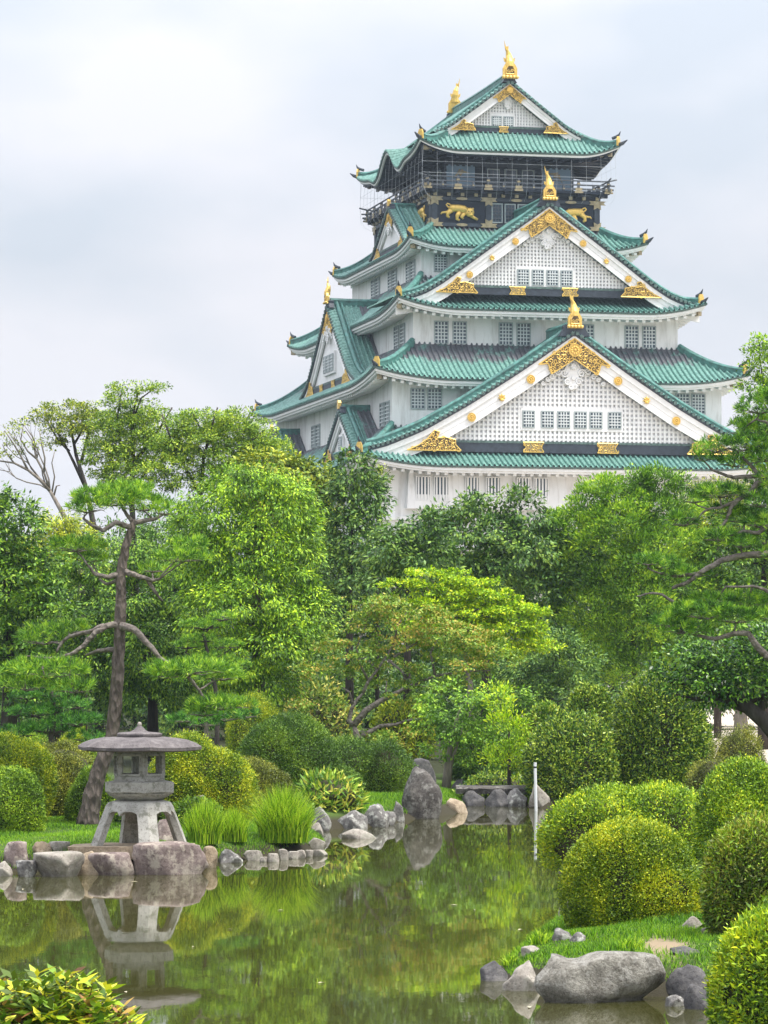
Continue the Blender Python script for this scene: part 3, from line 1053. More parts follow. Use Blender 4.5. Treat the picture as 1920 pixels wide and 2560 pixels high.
def tiger(F, a0, zc, b, k, flip, parent, name='tiger_relief'):
    """gilded relief of a crouching tiger, 3.4 wide at k=1"""
    mb = MB()
    P = lambda x, y: F.p(a0 + flip * (x - 545) / 160 * k, b, zc - (y - 935) / 160 * k)

    def limb(pts, rad):
        mb.tube([P(*p) for p in pts], [r / 160 * k for r in rad], 8, 0, flat=1.0)
    limb([(395, 905), (430, 885), (520, 882), (600, 895), (660, 915)], [30, 55, 52, 58, 40])
    mb.ball(P(690, 935), (0.42 * k, 0.36 * k, 0.42 * k), 0, 12, 8)
    mb.ball(P(705, 975), (0.24 * k, 0.45 * k, 0.18 * k), 0, 8, 6)
    for e in (640, 735):
        mb.ball(P(e, 885), 0.11 * k, 0, 6, 4)
    for e in (668, 712):
        mb.ball(Vector(P(e, 925)) + Vector((F.B[0] * .36 * k, F.B[1] * .36 * k, 0)), 0.05 * k, 1, 6, 4)
    limb([(690, 970), (745, 1005), (805, 1035)], [30, 22, 18])
    limb([(545, 930), (510, 985), (505, 1035), (545, 1052)], [38, 30, 22, 16])
    limb([(620, 940), (570, 1005), (600, 1030)], [32, 26, 16])
    limb([(430, 905), (375, 955), (370, 1000), (400, 1018)], [45, 30, 22, 16])
    limb([(400, 935), (340, 945), (295, 948), (275, 972)], [26, 16, 12, 9])
    limb([(410, 885), (375, 865), (352, 838), (372, 820), (405, 832), (415, 860)], [12, 11, 11, 11, 10, 9])
    o = mb.build(name, [M['gold'], M['black']], parent, smooth=True)
    # flatten towards the wall
    B = Vector((F.B[0], F.B[1], 0))
    for v in o.data.vertices:
        d = v.co.dot(B) - b
        v.co -= B * d * 0.45
    return o


tiger(FRONT, -5.0, 42.25, 10.5, 0.98, 1, w5)
tiger(FRONT, 5.05, 42.25, 10.5, 0.98, -1, w5)
tiger(LEFT, 6.9, 42.25, 7.5, 1.1, -1, w5)
tiger(LEFT, -6.9, 42.25, 7.5, 1.1, 1, w5)

# balcony
mb = MB()
mb.box(-8.1, 8.1, -11.3, 11.3, 44.06 + ZB, 44.28 + ZB, 0)
for F, wd, dp in ((FRONT, 8.1, 11.3), (LEFT, 11.3, 8.1), (RIGHT, 11.3, 8.1), (BACK, 8.1, 11.3)):
    m = 8 if wd < 10 else 11
    for i in range(m):
        a = -wd + 0.6 + (2 * wd - 1.2) * i / (m - 1)
        fbox(mb, F, a - .14, a + .14, dp - 0.9, dp - 0.05, 43.8, 44.06, 0)
bal = mb.build('balcony', M['black'], castle)
ra = MB()
go = MB()
for F, wd, dp in ((FRONT, 8.1, 11.3), (LEFT, 11.3, 8.1), (RIGHT, 11.3, 8.1), (BACK, 8.1, 11.3)):
    fbox(ra, F, -wd - .35, wd + .35, dp - .17, dp - .02, 44.36, 44.52, 0)
    fbox(ra, F, -wd - .45, wd + .45, dp - .16, dp - .03, 44.74, 44.86, 0)
    pts = [F.p(a, dp - .1, 45.16 + 0.18 * max(0, (abs(a) - wd + .4) / 1.0) ** 1.5) for a in np.linspace(-wd - .65, wd + .65, 31)]
    ra.tube(pts, 0.07, 6, 0)
    m = 12 if wd < 10 else 16
    for i in range(m + 1):
        a = -wd + 0.1 + (2 * wd - .2) * i / m
        fbox(ra, F, a - .09, a + .09, dp - .2, dp - 0.0, 44.28, 44.82 if i % 2 else 45.14, 0)
        if i % 2 == 0:
            fbox(go, F, a - .3, a + .3, dp - .0, dp + .04, 44.3, 44.55, 0)
            fbox(go, F, a - .38, a + .38, dp + .01, dp + .05, 44.1, 44.26, 0)
            fbox(go, F, a - .13, a + .13, dp - .22, dp + .02, 44.84, 44.98, 0)
        else:
            fbox(go, F, a - .07, a + .07, dp + .0, dp + .05, 44.4, 44.5, 0)
ra.build('railing', M['rail'], bal)
go.build('rail_fitting', M['bronze'], bal)

# top storey
mb = MB()
mb.box(-5.6, 5.6, -8.2, 8.2, 44.28 + ZB, 47.6 + ZB, 0)
for F, wd, dp in ((FRONT, 5.6, 8.2), (LEFT, 8.2, 5.6), (RIGHT, 8.2, 5.6)):
    m = 6 if wd < 7 else 8
    for i in range(m + 1):
        a = -wd + 2 * wd * i / m
        fbox(mb, F, a - .15, a + .15, dp, dp + 0.12, 44.3, 47.4, 1)
    fbox(mb, F, -wd, wd, dp + .01, dp + 0.1, 46.55, 46.8, 1)
    fbox(mb, F, -wd - .1, wd + .1, dp + .01, dp + 0.16, 47.1, 47.35, 1)
    fbox(mb, F, -6.3 if F is FRONT else -9, 6.3 if F is FRONT else 9, dp + .2, dp + 2.2, 47.0, 47.06, 1)
w6 = mb.build('wall', [M['black'], M['dcopper']], castle)
for x in (-1.9, -0.35, 1.2):
    window(FRONT, x, x + 0.95, 8.22, 44.6, 46.3, w6, 2, 4, bars='rail')
for a in (-6, -3.6, -1.2, 1.2, 3.6, 6):
    window(LEFT, a - .5, a + .5, 5.62, 44.6, 46.3, w6, 2, 4, bars='rail')


def crane(a, z, tilt, parent):
    mb = MB()
    fbox(mb, FRONT, a - 1.25, a + 1.25, 8.34, 8.42, 44.5, 46.5, 1)
    for i in range(5):
        fbox(mb, FRONT, a - 1.1 + i * .5, a - .9 + i * .5, 8.34, 8.42, 46.5, 46.6, 1)
    sh_ = [(-.75, -.45), (-.35, .0), (-.1, .32), (0, .1), (.12, .3), (.25, .14), (.8, -.1), (.3, -.06), (.1, -.12), (-.05, -.32), (-.2, -.14)]
    c, s = math.cos(tilt), math.sin(tilt)
    fpoly(mb, FRONT, [(a + x * c - y * s, z + x * s + y * c) for x, y in sh_], 8.42, 8.5, 0)
    mb.build('crane_panel', [M['bronze'], M['panel']], parent)


crane(-4.35, 45.95, 0.1, w6)
crane(4.2, 45.95, -0.75, w6)

# safety net of thin wires between eave and balcony
nw = MB()
for F, wd, dp in ((FRONT, 8.55, 11.6), (LEFT, 11.6, 8.55), (RIGHT, 11.6, 8.55), (BACK, 8.55, 11.6)):
    m = 13 if wd < 10 else 17
    for i in range(m + 1):
        a = -wd + 2 * wd * i / m
        zt = (zF5(a, 11.95) if F in (FRONT, BACK) else zL5(a, 8.95)) - 0.4
        pts = [F.p(a, dp - .1, zt), F.p(a, dp, 46.0), F.p(a, dp + .02, 45.0), F.p(a, dp - .1, 44.2), F.p(a * .99, dp - .4, 43.6), F.p(a * .97, dp - .9, 43.3)]
        nw.tube(pts, 0.009, 4, 0, cap=False)
    for z in (46.35, 45.4):
        nw.tube([F.p(a, dp + .01, z) for a in np.linspace(-wd, wd, 9)], 0.009, 4, 0, cap=False)
nw.build('safety_net', M['wire'], bal)

# stone base
mb = MB()
rows = []
for i in range(9):
    t = i / 8
    e = 9.0 * (1 - t) ** 1.7
    x, y, z = 16.6 + e, 27.6 + e, 0.0 + 12.4 * t + 0.6
    rows.append([(-x, -y, z + ZB), (x, -y, z + ZB), (x, y, z + ZB), (-x, y, z + ZB)])
mb.grid(rows, 0, closed=True)
mb.add(rows[-1], [(0, 1, 2, 3)], 0)
mb.build('stone_base', M['granite'], castle)
# ================================================================== ground and water
SHORE = [(-900, 1880), (-100, 1882), (285, 1880), (440, 1874), (466, 1862), (520, 1856), (600, 1850), (690, 1843), (708, 1826), (688, 1800), (700, 1790), (740, 1789), (840, 1783), (870, 1771), (985, 1757), (1004, 1748), (1010, 1731), (1128, 1730), (1140, 1744), (1190, 1745), (1255, 1740),
         (1270, 1768), (1235, 1830), (1205, 1866), (1215, 1960), (1190, 2002), (1130, 2042), (1075, 2090), (1105, 2128), (1190, 2140), (1440, 2150), (1545, 2180), (1720, 2226)]
POLY = [(at(dx, dy, dist(dy, 0)).x, dist(dy, 0)) for dx, dy in SHORE]
POLY += [(4.2, 23.5), (1.5, 22.6), (-1.0, 22.4), (-8.0, 21.5), (-16.0, 24.0)]
POLY = np.array(POLY)


def pond_sd(X, Y):
    """signed distance to the shore: negative over the water"""
    X, Y = np.asarray(X, float), np.asarray(Y, float)
    d = np.full(X.shape, 1e9)
    ins = np.zeros(X.shape, bool)
    n = len(POLY)
    for i in range(n):
        ax, ay = POLY[i]
        bx, by = POLY[(i + 1) % n]
        ex, ey = bx - ax, by - ay
        t = np.clip(((X - ax) * ex + (Y - ay) * ey) / (ex * ex + ey * ey), 0, 1)
        d = np.minimum(d, np.hypot(X - ax - t * ex, Y - ay - t * ey))
        c = ((ay > Y) != (by > Y)) & (X < (bx - ax) * (Y - ay) / (by - ay + 1e-12) + ax)
        ins ^= c
    return np.where(ins, -d, d)


def gz_arr(X, Y):
    s = pond_sd(X, Y)
    out = 0.36 * (1 - np.exp(-np.maximum(s, 0) / 0.35)) + 0.012 * np.clip(s, 0, 40)
    out = out + 0.03 * np.sin(X * 1.7 + Y * 0.4) * np.clip(s, 0, 1) + 0.02 * np.sin(Y * 2.3 - X) * np.clip(s, 0, 1)
    near = np.clip((27 - Y) / 3, 0, 1) * np.clip(s / 1.5, 0, 1) * 0.3
    ins = np.maximum(-0.9, s * 0.9)
    return np.where(s < 0, ins, out + near)


def gz(x, y):
    return float(gz_arr(np.array([x]), np.array([y]))[0])


def ground_hit(dx, dy, lo=24.0, hi=140.0):
    """distance at which the sight line of a measured point meets the ground"""
    D = np.linspace(lo, hi, 800)
    P0, P1 = at(dx, dy, lo), at(dx, dy, hi)
    t = (D - lo) / (hi - lo)
    X = P0.x + (P1.x - P0.x) * t
    Z = P0.z + (P1.z - P0.z) * t
    G = np.maximum(gz_arr(X, D), 0)
    i = np.nonzero(Z <= G)[0]
    return float(D[i[0]]) if len(i) else hi


def ground_mat():
    m, nt, b = mat('ground_soil')
    n = noise_node(nt, 0.6, 6, 0.65)
    n2 = noise_node(nt, 14, 4, 0.7)
    turf = ramp(nt, n.outputs['Fac'], [(0.35, (0.045, 0.06, 0.02)), (0.5, (0.06, 0.10, 0.022)), (0.62, (0.075, 0.12, 0.025)), (0.75, (0.13, 0.11, 0.06))])
    sand = ramp(nt, n2.outputs['Fac'], [(0.3, (0.42, 0.36, 0.29)), (0.7, (0.55, 0.48, 0.40))])
    tc = nt.nodes.new('ShaderNodeTexCoord')
    sp = nt.nodes.new('ShaderNodeSeparateXYZ')
    nt.links.new(tc.outputs['Object'], sp.inputs[0])
    ad = nt.nodes.new('ShaderNodeMath')
    ad.operation = 'MULTIPLY_ADD'
    ad.inputs[1].default_value = 10
    nt.links.new(n.outputs['Fac'], ad.inputs[0])
    nt.links.new(sp.outputs['Y'], ad.inputs[2])
    mr = nt.nodes.new('ShaderNodeMapRange')
    mr.inputs['From Min'].default_value = 89
    mr.inputs['From Max'].default_value = 91
    nt.links.new(ad.outputs[0], mr.inputs['Value'])
    litter = ramp(nt, n2.outputs['Fac'], [(0.3, (0.02, 0.025, 0.012)), (0.7, (0.045, 0.05, 0.022))])
    ax = nt.nodes.new('ShaderNodeMath')
    ax.operation = 'MULTIPLY_ADD'
    ax.inputs[1].default_value = 2
    nt.links.new(n.outputs['Fac'], ax.inputs[0])
    nt.links.new(sp.outputs['X'], ax.inputs[2])
    mrx = nt.nodes.new('ShaderNodeMapRange')
    mrx.inputs['From Min'].default_value = 7.0
    mrx.inputs['From Max'].default_value = 7.6
    nt.links.new(ax.outputs[0], mrx.inputs['Value'])
    far = nt.nodes.new('ShaderNodeMix')
    far.data_type = 'RGBA'
    nt.links.new(mrx.outputs[0], far.inputs[0])
    nt.links.new(litter, far.inputs[6])
    nt.links.new(sand, far.inputs[7])
    edge = nt.nodes.new('ShaderNodeMapRange')
    edge.inputs['From Min'].default_value = 0.16
    edge.inputs['From Max'].default_value = 0.26
    nt.links.new(sp.outputs['Z'], edge.inputs['Value'])
    tf = nt.nodes.new('ShaderNodeMix')
    tf.data_type = 'RGBA'
    nt.links.new(edge.outputs[0], tf.inputs[0])
    tf.inputs[6].default_value = (0.045, 0.04, 0.026, 1)
    nt.links.new(turf, tf.inputs[7])
    mx = nt.nodes.new('ShaderNodeMix')
    mx.data_type = 'RGBA'
    nt.links.new(mr.outputs[0], mx.inputs[0])
    nt.links.new(tf.outputs[2], mx.inputs[6])
    nt.links.new(far.outputs[2], mx.inputs[7])
    # worn earth path behind the boulders
    vm = nt.nodes.new('ShaderNodeVectorMath')
    vm.operation = 'DISTANCE'
    mp = nt.nodes.new('ShaderNodeMapping')
    mp.inputs['Scale'].default_value = (1, 0.28, 0)
    pc = at(1430, 2062, 32.6)
    mp.inputs['Location'].default_value = (-pc.x, -pc.y * 0.28, 0)
    nt.links.new(tc.outputs['Object'], mp.inputs[0])
    nt.links.new(mp.outputs[0], vm.inputs[0])
    a3 = nt.nodes.new('ShaderNodeMath')
    a3.operation = 'MULTIPLY_ADD'
    a3.inputs[1].default_value = 0.7
    nt.links.new(n2.outputs['Fac'], a3.inputs[0])
    nt.links.new(vm.outputs['Value'], a3.inputs[2])
    m3 = nt.nodes.new('ShaderNodeMapRange')
    m3.inputs['From Min'].default_value = 0.66
    m3.inputs['From Max'].default_value = 0.54
    nt.links.new(a3.outputs[0], m3.inputs['Value'])
    mx2 = nt.nodes.new('ShaderNodeMix')
    mx2.data_type = 'RGBA'
    nt.links.new(m3.outputs[0], mx2.inputs[0])
    nt.links.new(mx.outputs[2], mx2.inputs[6])
    mx2.inputs[7].default_value = (0.27, 0.21, 0.14, 1)
    nt.links.new(mx2.outputs[2], b.inputs['Base Color'])
    b.inputs['Roughness'].default_value = 0.95
    b.inputs['Specular IOR Level'].default_value = 0.1
    bump(nt, b, n2.outputs['Fac'], 0.5, 0.03)
    return m


xs = np.concatenate([[-900, -700, -500, -200, -90, -50, -32], np.arange(-24, 14, 0.3), [16, 20, 28, 45, 90, 200, 500, 900]])
ys = np.concatenate([[-200, -100, -40, 0, 10], np.arange(18, 84, 0.4), [86, 90, 96, 105, 120, 150, 200, 300, 500, 800, 1100]])
GX, GY = np.meshgrid(xs, ys)
GZ = gz_arr(GX, GY)
mb = MB()
mb.grid(np.dstack([GX, GY, GZ]).tolist())
tag(mb.build('ground', ground_mat(), smooth=True), kind='structure')


def water_mat():
    m, nt, b = mat('pond_water')
    b.inputs['Base Color'].default_value = (0.046, 0.046, 0.011, 1)
    b.inputs['Roughness'].default_value = 0.02
    b.inputs['IOR'].default_value = 1.34
    n = noise_node(nt, 1.0, 3, 0.5, stretch=(2.2, 0.9, 1))
    n2 = noise_node(nt, 1.0, 2, 0.5, stretch=(14, 6, 1))
    mt = nt.nodes.new('ShaderNodeMath')
    mt.operation = 'MULTIPLY_ADD'
    mt.inputs[1].default_value = 0.12
    nt.links.new(n2.outputs['Fac'], mt.inputs[0])
    nt.links.new(n.outputs['Fac'], mt.inputs[2])
    bump(nt, b, mt.outputs[0], 0.04, 0.02)
    return m


mb = MB()
mb.grid([[(x, y, 0.0) for x in (-26, -12, 0, 9)] for y in (19, 40, 60, 80)])
tag(mb.build('pond_water', water_mat()), kind='structure')

# ================================================================== stones
M['rock_grey'] = stone('grey_rock', [(0.08, 0.078, 0.075), (0.18, 0.17, 0.16), (0.31, 0.295, 0.275)], 3.5, lichen=(0.42, 0.42, 0.38))
M['rock_dark'] = stone('dark_rock', [(0.05, 0.05, 0.055), (0.11, 0.105, 0.105), (0.19, 0.18, 0.17)], 4)
M['rock_pale'] = stone('pale_rock', [(0.17, 0.15, 0.125), (0.33, 0.30, 0.26), (0.50, 0.46, 0.40)], 3.0, lichen=(0.28, 0.27, 0.22))
M['rock_red'] = stone('purple_rock', [(0.12, 0.09, 0.083), (0.23, 0.18, 0.165), (0.42, 0.37, 0.32)], 2.5, lichen=(0.40, 0.35, 0.29))
M['rock_tan'] = stone('tan_rock', [(0.20, 0.15, 0.10), (0.33, 0.26, 0.18), (0.46, 0.38, 0.28)], 4)
M['boulder'] = stone('weathered_boulder', [(0.13, 0.12, 0.10), (0.34, 0.32, 0.275), (0.60, 0.57, 0.50)], 3.4, bs=1.0, bd=0.09, lichen=(0.52, 0.50, 0.45))
M['standing'] = stone('standing_stone', [(0.05, 0.044, 0.042), (0.11, 0.10, 0.092), (0.20, 0.185, 0.165)], 2.2, bs=0.9, bd=0.06, lichen=(0.24, 0.23, 0.21))
M['lantern'] = stone('lantern_granite', [(0.26, 0.25, 0.225), (0.38, 0.37, 0.335), (0.46, 0.45, 0.41)], 3.0, bs=0.4, bd=0.015, lichen=(0.20, 0.20, 0.165))
M['lanternroof'] = stone('lantern_roof', [(0.085, 0.075, 0.075), (0.135, 0.12, 0.12), (0.21, 0.19, 0.185)], 4.0, bs=0.4, bd=0.012, lichen=None)


def rock(label, dx, dy, wd, hd, m, D=None, seed=0, depth=0.8, flat=0.0, shape=None, sharp=0.75, name='rock', z0=None):
    """a boulder wd wide and hd high (measured) whose foot shows at dy"""
    if D is None:
        D = ground_hit(dx, dy)
    foot = at(dx, dy, D)
    k = D / FD
    rx, h = wd * k / 2, hd * k
    g = gz(foot.x, D)
    if g > 0.08:
        # on land: stand on the ground, keep the top where it was measured
        h = max(0.5 * h, foot.z + h - g)
        foot.z = g
    rr = np.random.default_rng(seed + int(dx * 3 + dy))
    import bmesh
    bm = bmesh.new()
    bmesh.ops.create_icosphere(bm, subdivisions=4, radius=1.0)
    V = np.array([v.co[:] for v in bm.verts])
    # facet: cut by random planes
    for i in range(int(10 + 14 * sharp)):
        n = rr.normal(size=3)
        n /= np.linalg.norm(n)
        o = rr.uniform(0.55, 0.92)
        dd = V @ n - o
        V = V - np.outer(np.maximum(dd, 0) * (0.62 + 0.38 * sharp), n)
    off = rr.uniform(0, 50, 3)
    nz_ = np.array([noise.fractal(Vector(p * 1.6 + off), 1.0, 2.1, 5) for p in V])
    nf_ = np.array([noise.fractal(Vector(p * 5.0 + off), 0.9, 2.2, 4) for p in V])
    V = V * (1 + 0.11 * nz_[:, None] + 0.035 * nf_[:, None])
    V -= (V.max(0) + V.min(0)) / 2
    V /= (V.max(0) - V.min(0)) / 2
    if flat:
        V[:, 2] = np.where(V[:, 2] > 1 - flat, (1 - flat) + (V[:, 2] - 1 + flat) * 0.15, V[:, 2])
        V[:, 2] = (V[:, 2] + 1) / (V[:, 2].max() + 1) * 2 - 1
    if shape:
        V = shape(V)
    under = 0.7
    P = np.empty_like(V)
    P[:, 0] = V[:, 0] * rx
    P[:, 1] = V[:, 1] * rx * depth
    P[:, 2] = (V[:, 2] + 1) / 2 * h * (1 + under) - h * under
    for v, p in zip(bm.verts, P):
        v.co = p
    me = bpy.data.meshes.new(name)
    bm.to_mesh(me)
    bm.free()
    me.materials.append(M[m])
    me.polygons.foreach_set('use_smooth', [True] * len(me.polygons))
    o = link(bpy.data.objects.new(name, me))
    o.location = (foot.x, D + rx * depth * 0.9, foot.z)
    o.rotation_euler = (0, 0, rr.uniform(-0.15, 0.15))
    tag(o, label, 'rock')
    return o


ROCKS = [
    ('small pale rock cut off by the picture edge at the waterline beside a grey one', 3, 1893, 40, 32, 'rock_pale'),
    ('purple boulder standing behind the low grey waterside rock, among grass', 33, 1872, 50, 54, 'rock_red'),
    ('low grey waterside rock between the purple boulder and a rounded pale boulder', 55, 1895, 42, 36, 'rock_grey'),
    ('brown rock at the edge of the lawn, close behind a rounded pale boulder', 90, 1850, 44, 32, 'rock_tan'),
    ('pale pointed rock at the edge of the lawn left of the lantern', 126, 1848, 48, 30, 'rock_pale'),
    ('large rounded pale boulder at the waterline with a whitish top', 123, 1896, 100, 54, 'rock_pale'),
    ('mottled brown-grey rock wedged between the rounded pale boulder and reddish rocks', 184, 1891, 60, 52, 'rock_tan'),
    ('reddish angular rock at the waterline just under the lantern legs', 238, 1892, 92, 50, 'rock_red'),
    ('tan upright stone closing the right end of the big purple block', 450, 1876, 36, 48, 'rock_tan'),
    ('smooth grey rock at the waterline between the purple block and the stacked pale stones', 498, 1865, 54, 30, 'rock_grey'),
    ('pale rock to the right of the round clump of water grass', 684, 1838, 38, 28, 'rock_pale'),
    ('purplish boulder half hidden behind the taller grass tufts', 434, 1768, 56, 50, 'rock_red'),
    ('dark grey boulder behind the gap between the two grass clumps', 504, 1772, 60, 48, 'rock_dark'),
    ('brown boulder seen between the legs of the lantern', 354, 1816, 46, 46, 'rock_red'),
    ('grey rock peeping out behind the lantern platform', 384, 1722, 40, 34, 'rock_grey'),
    ('steep grey rock under the broad-leaved shrub by the inlet', 692, 1793, 46, 50, 'rock_grey'),
    ('small pale rock in front of the steep grey rock by the inlet', 684, 1801, 30, 24, 'rock_pale'),
    ('wide grey rock below the broad-leaved shrub', 762, 1791, 66, 40, 'rock_grey'),
    ('pointed triangular grey rock on the shore behind the pale rock in the water', 811, 1787, 62, 50, 'rock_grey'),
    ('squared grey block between the pointed rock and the standing stone', 838, 1778, 38, 26, 'rock_grey'),
    ('upright grey stone touching the foot of the tall standing stone', 860, 1774, 30, 44, 'rock_grey'),
    ('rough dark boulder rising behind the top of the standing stone', 915, 1690, 56, 52, 'rock_dark'),
    ('grey-tan rock at the right foot of the standing stone', 986, 1757, 50, 32, 'rock_tan'),
    ('dark boulder beside the tree trunk behind the stone slab bridge', 990, 1712, 44, 28, 'rock_dark'),
    ('small dark rock under the left end of the stone slab bridge', 1022, 1742, 48, 34, 'rock_dark'),
    ('slate dark rock under the middle of the stone slab bridge', 1075, 1743, 56, 38, 'rock_dark'),
    ('grey rock under the right end of the stone slab bridge', 1116, 1743, 50, 40, 'rock_grey'),
    ('pale wedge-shaped rock on the far shore behind the white pole', 1166, 1740, 46, 46, 'rock_pale'),
    ('low dark rock on the far shore just right of the pale wedge', 1207, 1738, 44, 26, 'rock_dark'),
    ('small dark rock on the far shore below the rounded hedges', 1242, 1738, 34, 26, 'rock_dark'),
    ('dark grey rock dipping into the water at the tip of the grassy bank', 1068, 2122, 62, 44, 'rock_dark'),
    ('pale tan rock between the dark tip rock and the huge boulder', 1130, 2142, 88, 64, 'rock_pale'),
    ('dark purplish rock slab sloping down beside the huge boulder', 1490, 2150, 100, 64, 'rock_dark'),
    ('dark grey rock at the waterline below the bright azalea', 1518, 2183, 76, 54, 'rock_dark'),
    ('small grey rock in the water at the right foot of the huge boulder', 1460, 2176, 46, 26, 'rock_grey'),
    ('pale rock at the waterline under the round golden azalea', 1223, 1982, 40, 44, 'rock_pale'),
    ('grey rock in the grass below the round golden azalea', 1216, 2032, 46, 26, 'rock_grey'),
    ('little grey rock beside another in the grass of the bank', 1248, 2036, 36, 22, 'rock_grey'),
    ('flat pale stone at the water edge of the grassy bank', 1147, 2062, 44, 18, 'rock_pale'),
    ('pale whitish rock lying on the grass beside the dark azalea', 1497, 2008, 46, 28, 'rock_pale'),
    ('small pale stone next to the whitish rock on the grass', 1528, 2022, 26, 18, 'rock_pale'),
    ('flat dark stone on the earth path behind the huge boulder', 1482, 2066, 66, 20, 'rock_dark'),
]
ROCK_D = {434: 58.0, 504: 61.0, 384: 66.0, 915: 76.0, 990: 79.0}
for i, (lab, dx, dy, wd, hd, m) in enumerate(ROCKS):
    rock(lab, dx, dy, wd * (1.12 if dx < 460 and dy > 1860 else 1), hd, m, D=ROCK_D.get(dx), seed=i * 17, flat=0.5 if dx == 915 else (0.45 if dy > 1845 and dx < 460 and i % 3 else 0.0))


def s_boulder(V):
    V = V.copy()
    # a saddle in the top, a lip sticking out at the left end and an undercut along the side
    x = V[:, 0]
    top = np.clip(V[:, 2], 0, 1)
    V[:, 2] -= 0.20 * top * np.exp(-((x + 0.42) / 0.22) ** 2)
    V[:, 2] += 0.03 * top * np.exp(-((x + 0.78) / 0.2) ** 2)
    V[:, 0] -= 0.10 * np.exp(-((V[:, 2] - 0.35) / 0.25) ** 2) * (x < -0.6)
    V[:, 1] += 0.16 * np.exp(-((V[:, 2] + 0.15 - 0.12 * x) / 0.10) ** 2) * (V[:, 1] < 0) * (x > -0.8)
    return V


rock('huge weathered grey boulder at the water edge with a saddle in its top', 1305, 2170, 282, 110, 'boulder', depth=0.6, flat=0.72, seed=5, shape=s_boulder, sharp=0.25, name='boulder')


def s_stand(V):
    V = V.copy()
    t = (V[:, 2] + 1) / 2
    V[:, 0] *= 1.0 - 0.36 * t ** 2.6
    V[:, 0] += 0.05 * t
    return V


rock('tall dark standing stone at the water edge with a rounded top', 911, 1769, 100, 112, 'standing', depth=0.7, seed=9, shape=s_stand, sharp=0.35, name='standing_stone')
rock('big purple block with a flat top at the waterline under the lantern', 365, 1891, 168, 72, 'rock_red', depth=0.55, flat=0.7, seed=31, sharp=0.6, name='boulder')
rock('long low white rock lying in the water of the inlet', 780, 1812, 86, 26, 'rock_pale', depth=0.45, seed=12, sharp=0.2, shape=lambda V: np.column_stack([V[:, 0], V[:, 1], V[:, 2] - 0.8 * np.clip(V[:, 0] + 0.35, 0, 2) * (V[:, 2] > -1)]))
# row of small stacked stones at the foot of the water grass
row = [(546, 1859, 44, 22), (570, 1862, 18, 11), (590, 1862, 26, 18), (612, 1858, 22, 24), (632, 1856, 26, 17), (650, 1855, 22, 19), (668, 1852, 18, 16), (690, 1850, 36, 14)]
for i, (dx, dy, wd, hd) in enumerate(row):
    o = rock('small pale stone in the row edging the water below the round grass clump', dx, dy, wd, hd, 'rock_pale', seed=80 + i, depth=0.7, flat=0.5, sharp=0.7)
    o['group'] = 'small stones edging the water below the grass clump'

# flat slabs the lantern stands on
mb = MB()
c = at(297, 1828, 50.6)
zs = c.z
ol = [(-1.02, -.55), (-.3, -.62), (.35, -.5), (.85, -.42), (.8, .5), (.2, .75), (-.6, .7), (-1.0, .2)]
mb.hexa([(x * 0.98, y, -0.18) for x, y in ol], [(x, y, 0.0) for x, y in ol])
sl = mb.build('stone_slab', M['rock_tan'])
sl.location = (c.x, 51.0, zs)
tag(sl, 'flat pale tan slab lying under the feet of the stone lantern', 'stone slab')
# slab bridge
mb = MB()
a, b_ = at(985, 1704, 76.5), at(1136, 1703, 76.5)
n = 12
rows = []
for i in range(n + 1):
    t = i / n
    x = a.x + (b_.x - a.x) * t
    e = rnd.uniform(-.02, .02)
    rows.append([(x, 76.2 + e, a.z - .1), (x, 76.15 - e, a.z + .02 + e), (x, 76.25, a.z + .06 + e), (x, 77.0 + e, a.z + .07), (x, 77.05, a.z - .1)])
mb.grid(rows, closed=True)
mb.add(rows[0], [(0, 1, 2, 3, 4)])
mb.add(rows[-1], [(4, 3, 2, 1, 0)])
tag(mb.build('stone_slab_bridge', M['standing']), 'long flat grey slab laid as a low bridge on the far shore', 'stone bridge')

# white pole
mb = MB()
p0, p1 = at(1158, 1751, dist(1751, 0)), at(1156.0, 1647, dist(1751, 0))
mb.tube([p0 - Vector((0, 0, .7)), p0, p1 - Vector((0, 0, 0.12))], 0.031, 10, 0)
po = mb.build('white_pole', plain('white_pipe', (0.80, 0.82, 0.82), 0.35))
mb = MB()
mb.tube([p1 - Vector((0, 0, 0.12)), p1 - Vector((0, 0, 0.085))], 0.033, 10, 0)
mb.build('dark_band', M['black'], po)
mb = MB()
mb.tube([p1 - Vector((0, 0, 0.085)), p1], 0.031, 10, 0)
mb.build('pole_cap', plain('white_cap', (0.80, 0.82, 0.82), 0.35), po)
tag(po, 'thin white pole standing upright in the pond', 'pole')

# ================================================================== the stone lantern
LD = 51.0
lk = LD / FD
lc = at(296.5, 1826, 50.6)
lan = empty('stone_lantern', (lc.x, LD, zs))
tag(lan, 'grey snow-viewing stone lantern with a wide hexagonal roof on four curved legs', 'stone lantern')
zz = lambda dy: at(296, dy, LD).z - zs


def hexring(r, z, rot=13, n=6, wob=0.0):
    return [(r * math.cos(math.radians(-90 + rot + 60 * i)), r * math.sin(math.radians(-90 + rot + 60 * i)), z + (wob if wob and n == 6 else 0)) for i in range(n)]


def hexloft(mb, prof, mi=0, rot=13, sub=6, sag=0.0):
    rows = []
    for r, z in prof:
        c = hexring(r, z, rot)
        row = []
        for i in range(6):
            p, q = Vector(c[i]), Vector(c[(i + 1) % 6])
            for j in range(sub):
                t = j / sub
                v = p.lerp(q, t)
                v.z -= sag * 4 * t * (1 - t) * (r / prof[0][0])
                row.append(v)
        rows.append(row)
    mb.grid(rows, mi, closed=True)
    mb.add(rows[0], [tuple(range(len(rows[0])))[::-1]], mi)
    mb.add(rows[-1], [tuple(range(len(rows[-1])))], mi)


